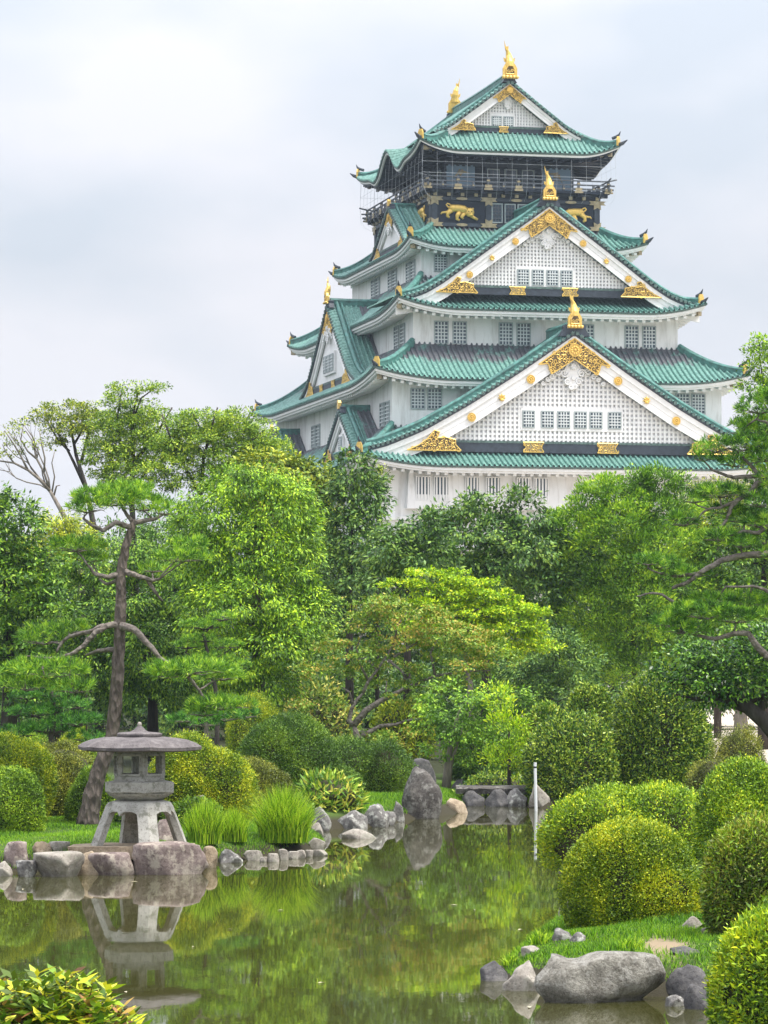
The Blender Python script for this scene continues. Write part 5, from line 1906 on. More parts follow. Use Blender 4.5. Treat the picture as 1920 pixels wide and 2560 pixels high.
tree('maple_tree', 'low spreading maple with reddish tinged leaves and bare crooked lower limbs', 'maple tree',
     [(800, 1302, 72, 20), (870, 1330, 100, 26), (780, 1352, 80, 26), (970, 1372, 90, 26), (1025, 1395, 76, 26), (890, 1395, 110, 30, .5), (760, 1415, 76, 26), (830, 1455, 80, 26, .7), (985, 1440, 90, 28), (1075, 1425, 46, 26), (722, 1395, 46, 26), (700, 1450, 60, 26), (930, 1345, 70, 24), (900, 1500, 60, 18), (690, 1520, 60, 18), (955, 1480, 60, 24), (860, 1590, 56, 14, -.4), (830, 1615, 56, 14, -.4)],
     84, 'maple', 'maple', [(771, 1606), (770, 1585), (764, 1565)], 9, 'barklimb', auto=False,
     limbs=[([(764, 1567), (754, 1556), (760, 1530), (772, 1510), (784, 1498)], 6), ([(764, 1567), (790, 1535), (822, 1514), (850, 1500), (890, 1480), (928, 1487)], 7.5), ([(772, 1598), (800, 1580), (822, 1568), (856, 1565), (880, 1556), (910, 1552)], 5.5),
            ([(784, 1498), (796, 1470), (815, 1448), (838, 1412), (850, 1390)], 4), ([(796, 1470), (780, 1440), (770, 1400), (790, 1350)], 3), ([(838, 1425), (868, 1450), (876, 1470)], 3), ([(850, 1420), (880, 1400), (905, 1385)], 3),
            ([(890, 1480), (940, 1460), (985, 1452), (1060, 1448)], 3.5), ([(815, 1448), (790, 1420), (735, 1440)], 2.5), ([(762, 1520), (755, 1495), (740, 1485)], 3), ([(838, 1507), (833, 1490), (836, 1470)], 2.5), ([(940, 1460), (930, 1410), (945, 1380)], 3), ([(850, 1390), (860, 1350), (880, 1320)], 2.5), ([(790, 1350), (800, 1320), (810, 1300)], 2)])
tree('maple_tree', 'bright yellow-green maple in flat layers below the castle', 'maple tree',
     [(910, 1234, 30, 6), (872, 1262, 44, 8), (975, 1242, 46, 9), (1020, 1258, 56, 12), (940, 1275, 50, 12), (1000, 1288, 70, 16), (1060, 1290, 60, 16), (940, 1310, 70, 18), (1030, 1325, 80, 22), (1100, 1322, 66, 18), (1150, 1325, 40, 12), (1090, 1355, 80, 22), (1160, 1360, 40, 16), (1010, 1360, 80, 24), (1130, 1390, 60, 20), (1060, 1400, 80, 26), (1180, 1395, 26, 16), (920, 1350, 60, 24)],
     95, 'plate', 'bright', [(1020, 1600), (1015, 1480), (1005, 1400), (1000, 1340)], 8, 'barkgrey', limbs=[([(1000, 1340), (985, 1310), (975, 1260)], 2.5), ([(985, 1310), (930, 1285), (908, 1245)], 2.5), ([(1003, 1370), (1050, 1330), (1080, 1300)], 2.5), ([(1005, 1400), (1080, 1390), (1150, 1370)], 2.5)], twig_fill=1)
tree('round_tree', 'mid green tree with a double trunk behind the standing stone', 'tree',
     [(1000, 1510, 80, 36), (945, 1545, 50, 36), (1050, 1545, 56, 40), (980, 1585, 70, 36), (1090, 1510, 50, 36), (1040, 1615, 60, 44), (960, 1610, 50, 24), (1000, 1560, 70, 40)], 79, 'gloss', 'feather', [(963, 1705), (966, 1650), (978, 1590), (990, 1540)], 8, 'barkgrey', limbs=[([(968, 1700), (974, 1650), (1000, 1570)], 6)], over=dict(dens=1.5))
tree('bright_shrub_tree', 'upright bright green shrubby tree right of the double trunk', 'tree',
     [(1095, 1560, 34, 36), (1115, 1605, 34, 44), (1090, 1640, 40, 34), (1120, 1650, 30, 34), (1075, 1500, 26, 30)], 77, 'gloss', 'bright', [(1100, 1700), (1100, 1640), (1100, 1580)], 5, 'barkdark', over=dict(L=0.09, W=0.03, up=0.7, droop=0.0))
tree('dark_tree', 'shadowy tree between the bright maple and the rounded hedges', 'tree',
     [(1185, 1430, 56, 50), (1150, 1490, 50, 40), (1235, 1490, 56, 50), (1210, 1400, 40, 40), (1250, 1440, 50, 50), (1130, 1450, 40, 40)], 98, 'gloss', 'far', [(1190, 1600), (1190, 1520), (1190, 1450)], 7, 'barkdark', over=dict(rc=0.25, L=0.13))
tree('glossy_tree', 'glossy dark tree on a thick leaning trunk at the picture edge', 'tree',
     [(1480, 1432, 60, 36), (1545, 1412, 70, 34), (1615, 1435, 76, 44), (1520, 1475, 80, 36), (1600, 1485, 70, 40), (1680, 1470, 60, 50), (1445, 1468, 40, 22), (1560, 1515, 60, 16), (1660, 1400, 66, 40)], 64, 'gloss', 'gloss', [(1745, 1680), (1700, 1612), (1655, 1560), (1615, 1528), (1560, 1508)], 26, 'barkdark',
     limbs=[([(1560, 1508), (1500, 1510), (1460, 1500)], 6), ([(1640, 1545), (1660, 1480), (1650, 1430)], 9)])
tree('dark_tree', 'tree with a flaring grey trunk standing on the pale yard behind the glossy tree', 'tree',
     [(1600, 1430, 110, 50), (1560, 1380, 90, 50), (1680, 1400, 90, 60), (1620, 1480, 60, 30)], 92, 'gloss', 'laurel2', [(1601, 1566), (1600, 1545), (1602, 1500), (1602, 1450)], 17, 'barkgrey', over=dict(rc=0.3, L=0.15, W=0.07))
fill = [(-120, 1150), (-20, 1120), (110, 1190), (250, 1120), (380, 1090), (520, 1120), (660, 1150), (800, 1140), (930, 1165), (1080, 1150), (1205, 1105), (1330, 1110), (1470, 1100), (1600, 1100), (1740, 1060)]
FLAB = ['dim tree of the far wood at the picture edge', 'dim tree of the far wood behind the dark evergreen', 'far wood tree behind the yellowish low tree', 'far wood tree below the tallest thin tree', 'far wood tree below the airy tree', 'far wood tree behind the top of the big laurel', 'far wood tree under the olive tree',
        'far wood tree at the foot of the dark narrow tree', 'far wood tree above the reddish maple', 'far wood tree above the bright layered maple', 'far wood tree between the broad dark tree and the feathery tree', 'far wood tree behind the feathery tree', 'far wood tree behind the right pine limbs', 'far wood tree behind the yellow-green tree', 'far wood tree beyond the picture edge behind the pine']
first = None
for i, (x, y) in enumerate(fill):
    if first is None or i == 7:
        first = tree('wood_tree', FLAB[i], 'tree', [(x, y + 60, 80, 60), (x - 60, y + 130, 90, 70), (x + 60, y + 130, 90, 70), (x, y + 210, 120, 80), (x - 70, y + 290, 90, 80), (x + 70, y + 290, 90, 80), (x, y + 370, 120, 70)], 134, 'far', 'far', [(x, 1570), (x, 1300), (x, y + 120)], 10, 'barkdark',
                     group='trees of the far wood', over=dict(dens=1.6))
        fx, fy = x, y
    else:
        c = first.copy()
        COL.objects.link(c)
        for ch in list(first.children):
            d = ch.copy()
            COL.objects.link(d)
            d.parent = c
        q = at(x, 1570, 130 + (i * 7) % 13)
        c.location = (q.x, q.y, first.location.z)
        s = (at(x, y, 134).z - first.location.z) / (at(fx, fy, 134).z - first.location.z)
        c.scale = (1.05 if i % 2 else 0.95, 1, s)
        c.rotation_euler = (0, 0, (-0.5, 0.4, 0.2, -0.3)[i % 4])
        c['label'] = FLAB[i]

for i, (x, y) in enumerate([(-260, 1100), (-400, 1130), (-540, 1080), (1880, 1090), (2020, 1130), (2160, 1070), (2300, 1120)]):
    c = first.copy()
    COL.objects.link(c)
    for ch in list(first.children):
        e = ch.copy()
        COL.objects.link(e)
        e.parent = c
    q = at(x, 1570, 118 + (i * 5) % 11)
    c.location = (q.x, q.y, first.location.z)
    s = (at(x, y, 134).z - first.location.z) / (at(fx, fy, 134).z - first.location.z)
    c.scale = (1, 1, s)
    c.rotation_euler = (0, 0, 0.7 * (i % 3) - 0.6)
    c['label'] = 'far wood tree standing outside the picture edge'


# ------------------------------------------------------------------ pines
def pine(name, label, D, trunk, rads, limbs, pads, mat_='needle', wood='barkpine', dens=1.0, nl=0.135):
    base = at(trunk[0][0], trunk[0][1], D)
    base.z = gz(base.x, D) - 0.05
    root = empty(name, base)
    tag(root, label, 'pine tree')
    k = D / FD
    mb = MB()
    tp = [base] + [at(p[0], p[1], D) for p in trunk[1:]]
    # a little unevenness along the trunk
    pts, rr = [], []
    for i in range(len(tp) - 1):
        for j in range(4):
            t = j / 4
            pts.append(tp[i].lerp(tp[i + 1], t) - base + Vector((rnd.uniform(-1, 1), rnd.uniform(-1, 1), 0)) * 0.012)
            rr.append((rads[i] + (rads[i + 1] - rads[i]) * t) * k * rnd.uniform(0.95, 1.06))
    pts.append(tp[-1] - base)
    rr.append(rads[-1] * k)
    mb.tube(pts, rr, 12)
    tips = [p for p in tp[len(tp) // 2:]]
    mb.build('trunk', M[wood], root, smooth=True)
    ml = MB()
    for lp, r in limbs:
        q = [at(p[0], p[1], D + (p[2] if len(p) > 2 else 0)) for p in lp]
        q2 = []
        for i in range(len(q) - 1):
            for j in range(3):
                q2.append(q[i].lerp(q[i + 1], j / 3) + Vector((rnd.uniform(-1, 1), rnd.uniform(-1, 1), rnd.uniform(-1, 1))) * (0.012 if j else 0))
        q2.append(q[-1])
        m = len(q2)
        ml.tube([p - base for p in q2], [r * k * (1 - 0.6 * i / (m - 1)) for i in range(m)], 8)
        tips += q[1:]
    loc = np.array(base)
    Ps, Ds, Ss = [], [], []
    for pi, pad in enumerate(pads):
        x, y, rx, ry = pad[:4]
        c, r = lobe(x, y, rx, ry, D, pad[4] if len(pad) > 4 else 0.0)
        r[1] = max(r[1], r[0] * 0.8)
        # twigs feeding the pad from the nearest limb
        near = min(tips, key=lambda p: (p - Vector(c)).length)
        e0 = Vector(c) + Vector((0, 0, -0.55 * r[2]))
        branch(ml, near - base, e0 - base, 2.2 * k, 1.6 * k, 0.12, 5, pi)
        for t in range(9):
            an = 2 * math.pi * t / 9 + pi
            q = Vector(c) + Vector((math.cos(an) * r[0] * 0.8, math.sin(an) * r[1] * 0.8, -0.25 * r[2]))
            branch(ml, e0 - base, q - base, 1.5 * k, 0.5 * k, 0.12, 5, pi * 20 + t)
        # tufts: denser on the upper side
        n = int(dens * 1.25 * math.pi * r[0] * r[1] / 0.0095)
        u = rdir(n)
        u[:, 2] = np.abs(u[:, 2]) * np.where(R.random(n) < 0.8, 1, -0.5)
        f = R.uniform(0.5, 1.05, n) ** 0.6
        Q = c + u * r * f[:, None]
        Q[:, 2] += (R.random(n) - .5) * 0.06
        m = 20
        dd = unit(R.normal(size=(n, m, 3)) * 0.62 + u[:, None] * 0.45 + np.array([0, 0, 0.62]))
        Ps.append(np.repeat(Q, m, 0))
        Ds.append(dd.reshape(-1, 3))
    ml.build('limb', M['barklimb' if wood == 'barkpine' else wood], root, smooth=True)
    P = np.concatenate(Ps)
    Dd = np.concatenate(Ds)
    S = unit(np.cross(Dd, rdir(len(Dd))))
    L = nl * R.uniform(0.7, 1.2, len(P))
    quads('crown', P, Dd, S, L, 0.0125, G[mat_], root, loc, fold=0.0, mid=0.5)
    return root


pine('pine_tree', 'tall pine with a bare straight trunk and a flat top, behind the stone lantern', 56.5,
     [(187, 1783), (200, 1720), (216, 1660), (243, 1590), (251, 1500), (257, 1400), (261, 1330), (261, 1280), (262, 1235), (270, 1188), (284, 1145), (288, 1122)], [26, 20, 17, 15, 14, 13, 12.5, 11.5, 11, 9.5, 8, 5],
     [([(258, 1352, 0), (240, 1350, -.1), (207, 1365, -.2), (182, 1394, -.2), (152, 1414, -.2), (122, 1422, -.1)], 8), ([(122, 1424), (90, 1422), (58, 1417)], 4), ([(225, 1352, -.1), (190, 1366, 0), (150, 1375, .1), (132, 1390, .1), (122, 1410, .1)], 6),
      ([(248, 1404, .1), (210, 1406, .2), (185, 1416, .3)], 6), ([(262, 1352, -.1), (290, 1360, -.2), (318, 1390, -.25), (343, 1420, -.25), (380, 1440, -.2)], 9.5), ([(380, 1440, -.2), (408, 1464, -.2), (430, 1490, -.2), (450, 1519, -.2)], 5),
      ([(262, 1238, 0), (235, 1247, -.1), (205, 1240, -.2), (190, 1222, -.2)], 7), ([(258, 1250), (232, 1262, .2), (215, 1250, .3)], 5), ([(268, 1232), (300, 1246, -.1), (330, 1255, -.1), (345, 1250, -.1)], 7), ([(320, 1252), (336, 1280, 0), (352, 1298, .1)], 5),
      ([(286, 1140), (250, 1128, -.2), (222, 1146, -.3), (200, 1136, -.3), (180, 1120, -.2)], 6.5), ([(288, 1130), (330, 1122, .2), (352, 1112, .3)], 6), ([(286, 1128), (270, 1105, .3), (262, 1090, .3)], 5)],
     [(240, 1080, 92, 24), (190, 1098, 46, 18, -.3), (310, 1092, 56, 22, .2), (270, 1062, 64, 18, .3), (355, 1105, 30, 14), (165, 1182, 62, 17), (195, 1208, 40, 12, .3), (402, 1182, 46, 17), (395, 1206, 60, 15, -.2), (330, 1230, 30, 12, .3),
      (95, 1378, 60, 26, .3), (150, 1360, 40, 14, .4), (95, 1450, 96, 26, -.2), (55, 1480, 66, 22, -.1), (160, 1488, 52, 16, -.3), (412, 1448, 96, 18, -.2), (360, 1458, 44, 13, -.4), (480, 1462, 46, 14, .2), (480, 1524, 74, 17, -.2), (440, 1540, 40, 13, -.3)])
pine('pine_tree', 'pine reaching in from the picture edge with layered pads on crooked limbs', 61.0,
     [(1740, 1690), (1712, 1600), (1705, 1450), (1700, 1300), (1706, 1150), (1700, 1020), (1690, 930)], [24, 22, 20, 18, 16, 12, 8],
     [([(1700, 1010), (1659, 1032), (1634, 1046), (1620, 1067), (1592, 1081), (1578, 1099), (1570, 1122)], 8), ([(1588, 1084), (1560, 1095), (1530, 1100), (1500, 1120)], 4), ([(1705, 1200), (1659, 1197), (1606, 1200), (1557, 1211), (1515, 1236), (1487, 1257), (1452, 1271)], 9),
      ([(1704, 1120), (1659, 1137), (1638, 1151), (1606, 1148), (1571, 1158)], 6.5), ([(1702, 1440), (1659, 1419), (1631, 1390), (1617, 1369), (1585, 1369), (1543, 1380), (1500, 1372)], 9), ([(1702, 1300), (1659, 1278), (1627, 1266), (1568, 1267)], 5),
      ([(1697, 1040), (1638, 1028), (1585, 1032), (1564, 1025), (1536, 1014)], 6), ([(1638, 1029), (1620, 1003), (1592, 975), (1575, 968)], 5), ([(1515, 1236), (1470, 1245), (1430, 1240), (1400, 1228)], 4), ([(1690, 940), (1660, 915), (1635, 905)], 5), ([(1455, 1300), (1430, 1284), (1402, 1282), (1376, 1288)], 3.5), ([(1570, 1122), (1545, 1150), (1520, 1160)], 3.5)],
     [(1640, 882, 50, 22), (1690, 860, 60, 26), (1620, 958, 44, 20), (1548, 966, 46, 22), (1585, 1000, 40, 16), (1650, 985, 50, 22), (1520, 990, 26, 12), (1555, 1066, 60, 18), (1500, 1080, 30, 12), (1640, 1085, 44, 20), (1478, 1128, 40, 15), (1452, 1120, 24, 10), (1552, 1162, 46, 14), (1600, 1176, 40, 14),
      (1402, 1214, 34, 13), (1440, 1222, 34, 13), (1470, 1238, 36, 14), (1520, 1325, 80, 22), (1450, 1345, 50, 20), (1590, 1335, 60, 20), (1480, 1362, 60, 14), (1640, 1130, 40, 18), (1690, 1200, 50, 20), (1680, 1330, 50, 20), (1660, 925, 60, 26, .4), (1600, 930, 40, 18, .3), (1625, 1060, 50, 22, .4), (1610, 1120, 50, 20, .4), (1570, 1105, 40, 14, .3), (1655, 1165, 50, 22, .5), (1540, 1300, 60, 16, .3), (1620, 1300, 60, 18, .4), (1500, 1240, 40, 12, .3), (1680, 1040, 50, 24)], mat_='needlec', wood='barklimb', nl=0.14)
pine('small_pine', 'low dark pine with stepped pads beside the trunk of the tall pine', 64,
     [(110, 1640), (112, 1590), (120, 1540), (110, 1490)], [7, 6, 5, 4], [([(112, 1590), (150, 1570), (190, 1560)], 3), ([(115, 1560), (70, 1545), (40, 1540)], 3)],
     [(110, 1498, 50, 16), (150, 1525, 46, 15), (70, 1540, 56, 16), (165, 1560, 60, 17), (100, 1575, 60, 16), (40, 1585, 50, 15), (60, 1505, 40, 12), (185, 1595, 40, 12)], mat_='needled', wood='barkdark', nl=0.11)
pine('small_pine', 'small pine behind the lantern with its foot among the rounded bushes', 66,
     [(446, 1620), (445, 1585), (446, 1550)], [5.5, 5, 4], [([(446, 1555), (480, 1545), (510, 1540)], 2.5)],
     [(440, 1562, 44, 14), (490, 1550, 44, 13), (530, 1545, 34, 11), (395, 1555, 34, 11)], mat_='needled', wood='barkgrey', nl=0.11)
pine('cloud_pine', 'cloud-pruned evergreen with rounded stepped pads under the big laurel', 78,
     [(470, 1600), (468, 1500), (450, 1420), (440, 1370)], [6, 5, 4, 3], [([(452, 1430), (485, 1410), (500, 1400)], 2.5), ([(455, 1440), (420, 1420), (400, 1410)], 2.5)],
     [(440, 1352, 50, 14), (480, 1335, 34, 11), (405, 1395, 36, 12), (490, 1395, 36, 12), (455, 1425, 56, 14), (430, 1382, 40, 12), (500, 1440, 44, 13), (420, 1465, 50, 13)], mat_='needle', wood='barkdark', nl=0.10)


# ------------------------------------------------------------------ shrubs
def bush(label, dx, dy, rx, h, D=None, leaf='azalea2', L=0.036, W=0.016, cover=3.2, lump=0.15, name='trimmed_bush', cat='bush', lobes=None, depth=0.9, jag=0.04, group=None, seed=0, flatten=0.0, mixm=None, shoots=0.0):
    """a clipped shrub: dx middle, dy its foot, rx half width, h height (measured)"""
    if D is None:
        D = ground_hit(dx, dy)
    k = D / FD
    foot = at(dx, dy, D)
    g = gz(foot.x, D)
    top = foot.z + h * k
    foot.z = max(g, -0.05) - 0.05
    root = empty(name, foot)
    tag(root, label, cat, group)
    H = top - foot.z
    rr = np.random.default_rng(int(dx + dy * 7) + seed)
    if lobes is None:
        lobes = [(0, 0, 0.92, 1)] + [(0.55 * math.cos(t) * s_, 0.5 * math.sin(t) * s_, q_, h_) for t, s_, q_, h_ in zip(rr.uniform(0, 6.28, 5), rr.uniform(0.6, 1, 5), rr.uniform(0.42, 0.62, 5), rr.uniform(0.6, 0.97, 5))]
    specs = lobes          # (x offset, y offset as share of rx; radius share; height share)
    P_, U_ = [], []
    ell = []
    for (ox, oy, sr, sh_) in specs:
        r = np.array([rx * k * sr, rx * k * sr * depth, H * sh_ * 0.60])
        c = np.array([ox * rx * k, oy * rx * k, H * sh_ - r[2]])
        ell.append((c, r))
    mb = MB()
    for c, r in ell:
        mb.ball(tuple(c), tuple(r * 0.84), 0, 20, 12)
    mb.build('twig_fill', M['twig'], root, smooth=True)  # added solid dark core, blocks the view through the leaves
    for i, (c, r) in enumerate(ell):
        area = 4 * math.pi * (((r[0] * r[1]) ** 1.6 + (r[0] * r[2]) ** 1.6 + (r[1] * r[2]) ** 1.6) / 3) ** (1 / 1.6)
        n = int(cover * area / (L * W * 0.55))
        u = unit(rr.normal(size=(n, 3)))
        u = u[(u[:, 1] < 0.5) | (rr.random(n) < 0.35)]
        n = len(u)
        e = np.sign(u) * np.abs(u) ** (1 - 0.25 * flatten)
        bd = unit(rr.normal(size=(26, 3)))
        amp = rr.uniform(-1, 1, 26) * lump
        f = 1 + (amp * np.exp(9 * (u @ bd.T - 1))).sum(1)
        # sprigs: leaves stand together in little tufts
        tc = unit(rr.normal(size=(max(30, n // 9), 3)))
        f = f + rr.normal(size=n) * jag - 0.05 * rr.random(n)
        q = c + e * r * f[:, None]
        keep = q[:, 2] > 0.0
        hd_ = unit(rr.normal(size=(16, 3)))
        hol = np.exp(60 * (u @ hd_.T - 1)).max(1)
        keep &= rr.random(n) > 0.75 * hol
        f2 = rr.random(n) < 0.012
        q = np.where(f2[:, None], q + u * rr.uniform(0.02, 0.09, (n, 1)) + np.array([0, 0, 0.02]), q)
        for j, (c2, r2) in enumerate(ell):
            if j != i:
                keep &= (((q - c2) / r2) ** 2).sum(1) > 0.86
        P_.append(q[keep])
        U_.append(u[keep])
    P = np.concatenate(P_)
    U = np.concatenate(U_)
    n = len(P)
    d = unit(U * 0.6 + rr.normal(size=(n, 3)) * 0.65 + np.array([0, 0, 0.35]))
    nn = U + rr.normal(size=(n, 3)) * 0.5 + np.array([0, 0, 0.4])
    S = unit(np.cross(d, nn))
    Ls = L * rr.uniform(0.6, 1.35, n)
    if shoots:
        s = rr.random(n) < shoots
        Ls = np.where(s, Ls * 1.6, Ls)
    mi = None
    mats = [G[leaf]]
    if mixm:
        mats.append(G[mixm[0]])
        mi = (rr.random(n) < mixm[1]).astype(np.int32)
    quads('leaves', P + np.array(foot), d, S, Ls, Ls * W / L, mats, root, np.array(foot), mi)
    return root


bush('rounded golden azalea cut off by the picture edge, above the dark green one', 5, 1772, 112, 180, 57.5, 'azalea', lobes=[(0, 0, 1, 1)])
bush('dark green rounded bush at the picture edge, below the golden azalea', 15, 1800, 84, 140, 55.2, 'azalea2')
bush('loose olive brown bush between the golden azalea and the lantern', 135, 1775, 92, 172, 60, 'browaz', lump=0.2, jag=0.06)
bush('small dark clipped bush close to the left leg of the lantern', 200, 1778, 54, 112, 57.6, 'azalea2', lobes=[(0, 0, 1, 1)])
bush('low clipped bush just behind the lantern roof edge', 165, 1640, 50, 62, 74, 'azalea')
bush('far low clipped bush under the low dark pine at the picture edge', 30, 1640, 70, 66, 76, 'azalea2')
bush('wide golden green bush right behind the lantern platform', 430, 1775, 96, 187, 59.5, 'azalea', lump=0.14, jag=0.05, lobes=[(-.2, 0, .9, 1), (.5, -.1, .8, .86)])
bush('brownish green bush spreading right of the lantern behind the tall grass', 545, 1778, 92, 140, 61, 'browaz', lump=0.2, jag=0.05)
bush('large dark green dome behind the round clump of water grass', 628, 1722, 114, 172, 69, 'yew', L=0.045, W=0.015, lump=0.06)
bush('golden topped dome peeping above the large dark green dome', 555, 1640, 66, 126, 84, 'azalea')
bush('spreading dark olive shrub below the maple limbs', 770, 1705, 104, 108, 74, 'yew', L=0.05, W=0.015, lump=0.22, jag=0.08, lobes=[(-.3, 0, .7, 1), (.5, 0, .6, .9)])
bush('shadowed shrub on the slope above the inlet rocks', 700, 1760, 76, 110, 69, 'yew', lump=0.2, jag=0.08)
bush('rounded dark leafy hedge right of the white pole', 1232, 1716, 104, 158, 76, 'hedge', L=0.075, W=0.032, lump=0.14, jag=0.05)
bush('tall clipped hedge dome, the biggest behind the pond', 1432, 1706, 106, 246, 76.5, 'hedge', L=0.075, W=0.032, lump=0.08, jag=0.04, flatten=0.8)
bush('rounded leafy hedge between the biggest hedge dome and the low one', 1272, 1640, 62, 158, 82, 'hedge', L=0.085, W=0.036, lump=0.12)
bush('pale green hedge behind the white pole', 1180, 1660, 56, 138, 80, 'broad', L=0.08, W=0.034, lump=0.12)
bush('thin brownish bush in front of the pale yard right of the hedge dome', 1588, 1668, 58, 96, 70, 'browaz', lump=0.25, jag=0.10, cover=1.5)
bush('dark little shrub below the brownish bush by the biggest hedge dome', 1535, 1705, 52, 70, 68, 'browaz', lump=0.25, jag=0.1, cover=2)
bush('wide mixed azalea with light weedy shoots at the water edge', 1364, 1872, 174, 172, 46, 'azalea2', L=0.038, W=0.016, lump=0.16, jag=0.06, mixm=('brightaz', 0.45), shoots=0.04, lobes=[(-.35, 0, .75, .9), (.4, .1, .7, 1.0)])
bush('round golden azalea on the grassy bank, the most neatly clipped', 1368, 1990, 146, 218, None, 'azalea', L=0.026, W=0.013, lump=0.05, jag=0.025, flatten=0.3, depth=0.8)
bush('tall broad bush with fresh green leaves behind the dark azalea', 1618, 1875, 112, 240, 43, 'azalea2', L=0.037, W=0.0165, lump=0.10, jag=0.04, mixm=('brightaz', 0.3))
bush('dark brownish azalea with longer leaves on the right bank', 1640, 2025, 124, 250, 33.5, 'browaz', L=0.040, W=0.0135, lump=0.08, jag=0.05, mixm=('azalea2', 0.5), shoots=0.1)
bush('bright yellow-green azalea leaning over the water at the picture corner', 1672, 2225, 138, 258, 27.3, 'brightaz', L=0.043, W=0.0135, lump=0.08, jag=0.05, mixm=('azalea2', 0.35), shoots=0.1)
bush('low weedy shrub in the shade between the pine foot and the lantern legs', 300, 1786, 70, 60, 58.5, 'yew', L=0.07, W=0.03, cover=2, lump=0.3, jag=0.1, name='low_shrub', cat='shrub')
bush('low leafy shrub behind the ragged grass, under the wide golden bush', 430, 1795, 56, 66, 57.2, 'azalea2', L=0.07, W=0.03, cover=2, lump=0.3, jag=0.1, name='low_shrub', cat='shrub')
bush('low dark ground shrub at the foot of the dark green dome', 610, 1790, 66, 76, 62, 'yew', L=0.07, W=0.03, cover=2, lump=0.3, jag=0.1, name='low_shrub', cat='shrub')
bush('dark low shrub along the far shore behind the slab bridge', 1080, 1735, 90, 62, 78, 'hedge', L=0.08, W=0.035, cover=2, lump=0.3, jag=0.1, name='low_shrub', cat='shrub')
bush('shaded low shrub on the far shore under the rounded hedge', 1190, 1742, 60, 40, 76.5, 'yew', L=0.08, W=0.035, cover=2, lump=0.3, jag=0.1, name='low_shrub', cat='shrub')
bush('broad-leaved shrub hanging over the inlet rocks', 712, 1782, 66, 104, 66, 'broad', L=0.17, W=0.045, cover=1.6, lump=0.15, jag=0.10, name='broadleaf_shrub', cat='shrub')
bush('pale variegated shrub in the gap left of the maple trunk', 690, 1660, 80, 176, 92, 'pale', L=0.14, W=0.055, cover=1.8, lump=0.25, jag=0.10, name='variegated_shrub', cat='shrub')
bush('yellowish low hedge seen under the raised maple limb', 870, 1640, 60, 120, 96, 'yellow', L=0.12, W=0.05, cover=2, lump=0.2, jag=0.06)
bush('dark shrub mass behind the double trunk tree', 1060, 1720, 90, 150, 83, 'yew', L=0.08, W=0.03, lump=0.2, jag=0.08)


LB = [lobe(x, y, 130, 90, 112, (i % 3) * 2.0) for i, (x, y) in enumerate([(-120, 1500), (60, 1520), (230, 1510), (400, 1500), (560, 1520), (720, 1500), (880, 1530), (1030, 1500), (1180, 1490), (1320, 1500), (-40, 1440), (300, 1440), (640, 1440), (1100, 1440)])]
P, dd_, S, L, W = crown_leaves(LB, rc=0.4, dens=1.7, m=50, L=0.17, W=0.08, droop=0.3)
tag(quads('undergrowth', P, dd_, S, L, W, G['far']), 'dim undergrowth filling the shade between the trunks of the wood', 'undergrowth', kind='stuff')

# ------------------------------------------------------------------ front shrub with big young leaves
def front_shrub():
    D = 20.5
    c0 = at(120, 2330, D)
    foot = Vector((c0.x, D, gz(c0.x, D)))
    root = empty('young_leaved_shrub', foot)
    tag(root, 'near shrub with yellow-green and reddish young leaves at the bottom corner', 'shrub')
    rr = np.random.default_rng(5)
    mb = MB()
    P, d, S, L, W, mi = [], [], [], [], [], []
    # (x, y) shoots: outline of the top of the shrub
    top = lambda x: np.interp(x, [-80, 0, 60, 110, 170, 215, 250, 290, 320], [2120, 2102, 2098, 2096, 2092, 2110, 2150, 2190, 2260])
    for i in range(500):
        x = rr.uniform(-80, 300)
        y = top(x) + rr.uniform(0, 1) ** 0.8 * 190 + 4
        dd = D + rr.uniform(-0.42, 0.45) - (y - 2100) / 700
        q = np.array(at(x, y, dd))
        a = np.array(foot) + np.array([(q[0] - foot.x) * 0.5, rr.uniform(-.2, .2), 0.1])
        if i % 3 == 0:
            branch(mb, Vector(a) - foot, Vector(q) - foot, 0.006, 0.003, 0.1, 5, i)
        red = rr.random() < 0.16
        for j in range(8):
            an = 2.4 * j + rr.uniform(-.3, .3)
            el = rr.uniform(-0.3, 0.5) if j > 2 else rr.uniform(0.3, 0.9)
            v = np.array([math.cos(an), math.sin(an), el])
            v /= np.linalg.norm(v)
            P.append(q + np.array([0, 0, -0.012 * j]))
            d.append(v)
            S.append(unit(np.cross(v, np.array([0, 0, 1.0]) + rr.normal(size=3) * 0.35)))
            l = rr.uniform(0.08, 0.14)
            L.append(l)
            W.append(l * 0.36)
            mi.append(2 if red and rr.random() < .8 else (1 if rr.random() < 0.3 + 0.4 * (y - top(x) > 60) else 0))
    mb.build('stems', M['bark'], root)
    P, d, S, L, W = map(np.array, (P, d, S, L, W))
    # two blades per leaf, the outer half bending down
    P2 = P + d * L[:, None] * 0.5
    quads('leaves', P, d, S, L, W, [G['nandina'], G['azalea2'], G['redleaf']], root, np.array(foot), np.array(mi), fold=0.10, mid=0.5)


front_shrub()


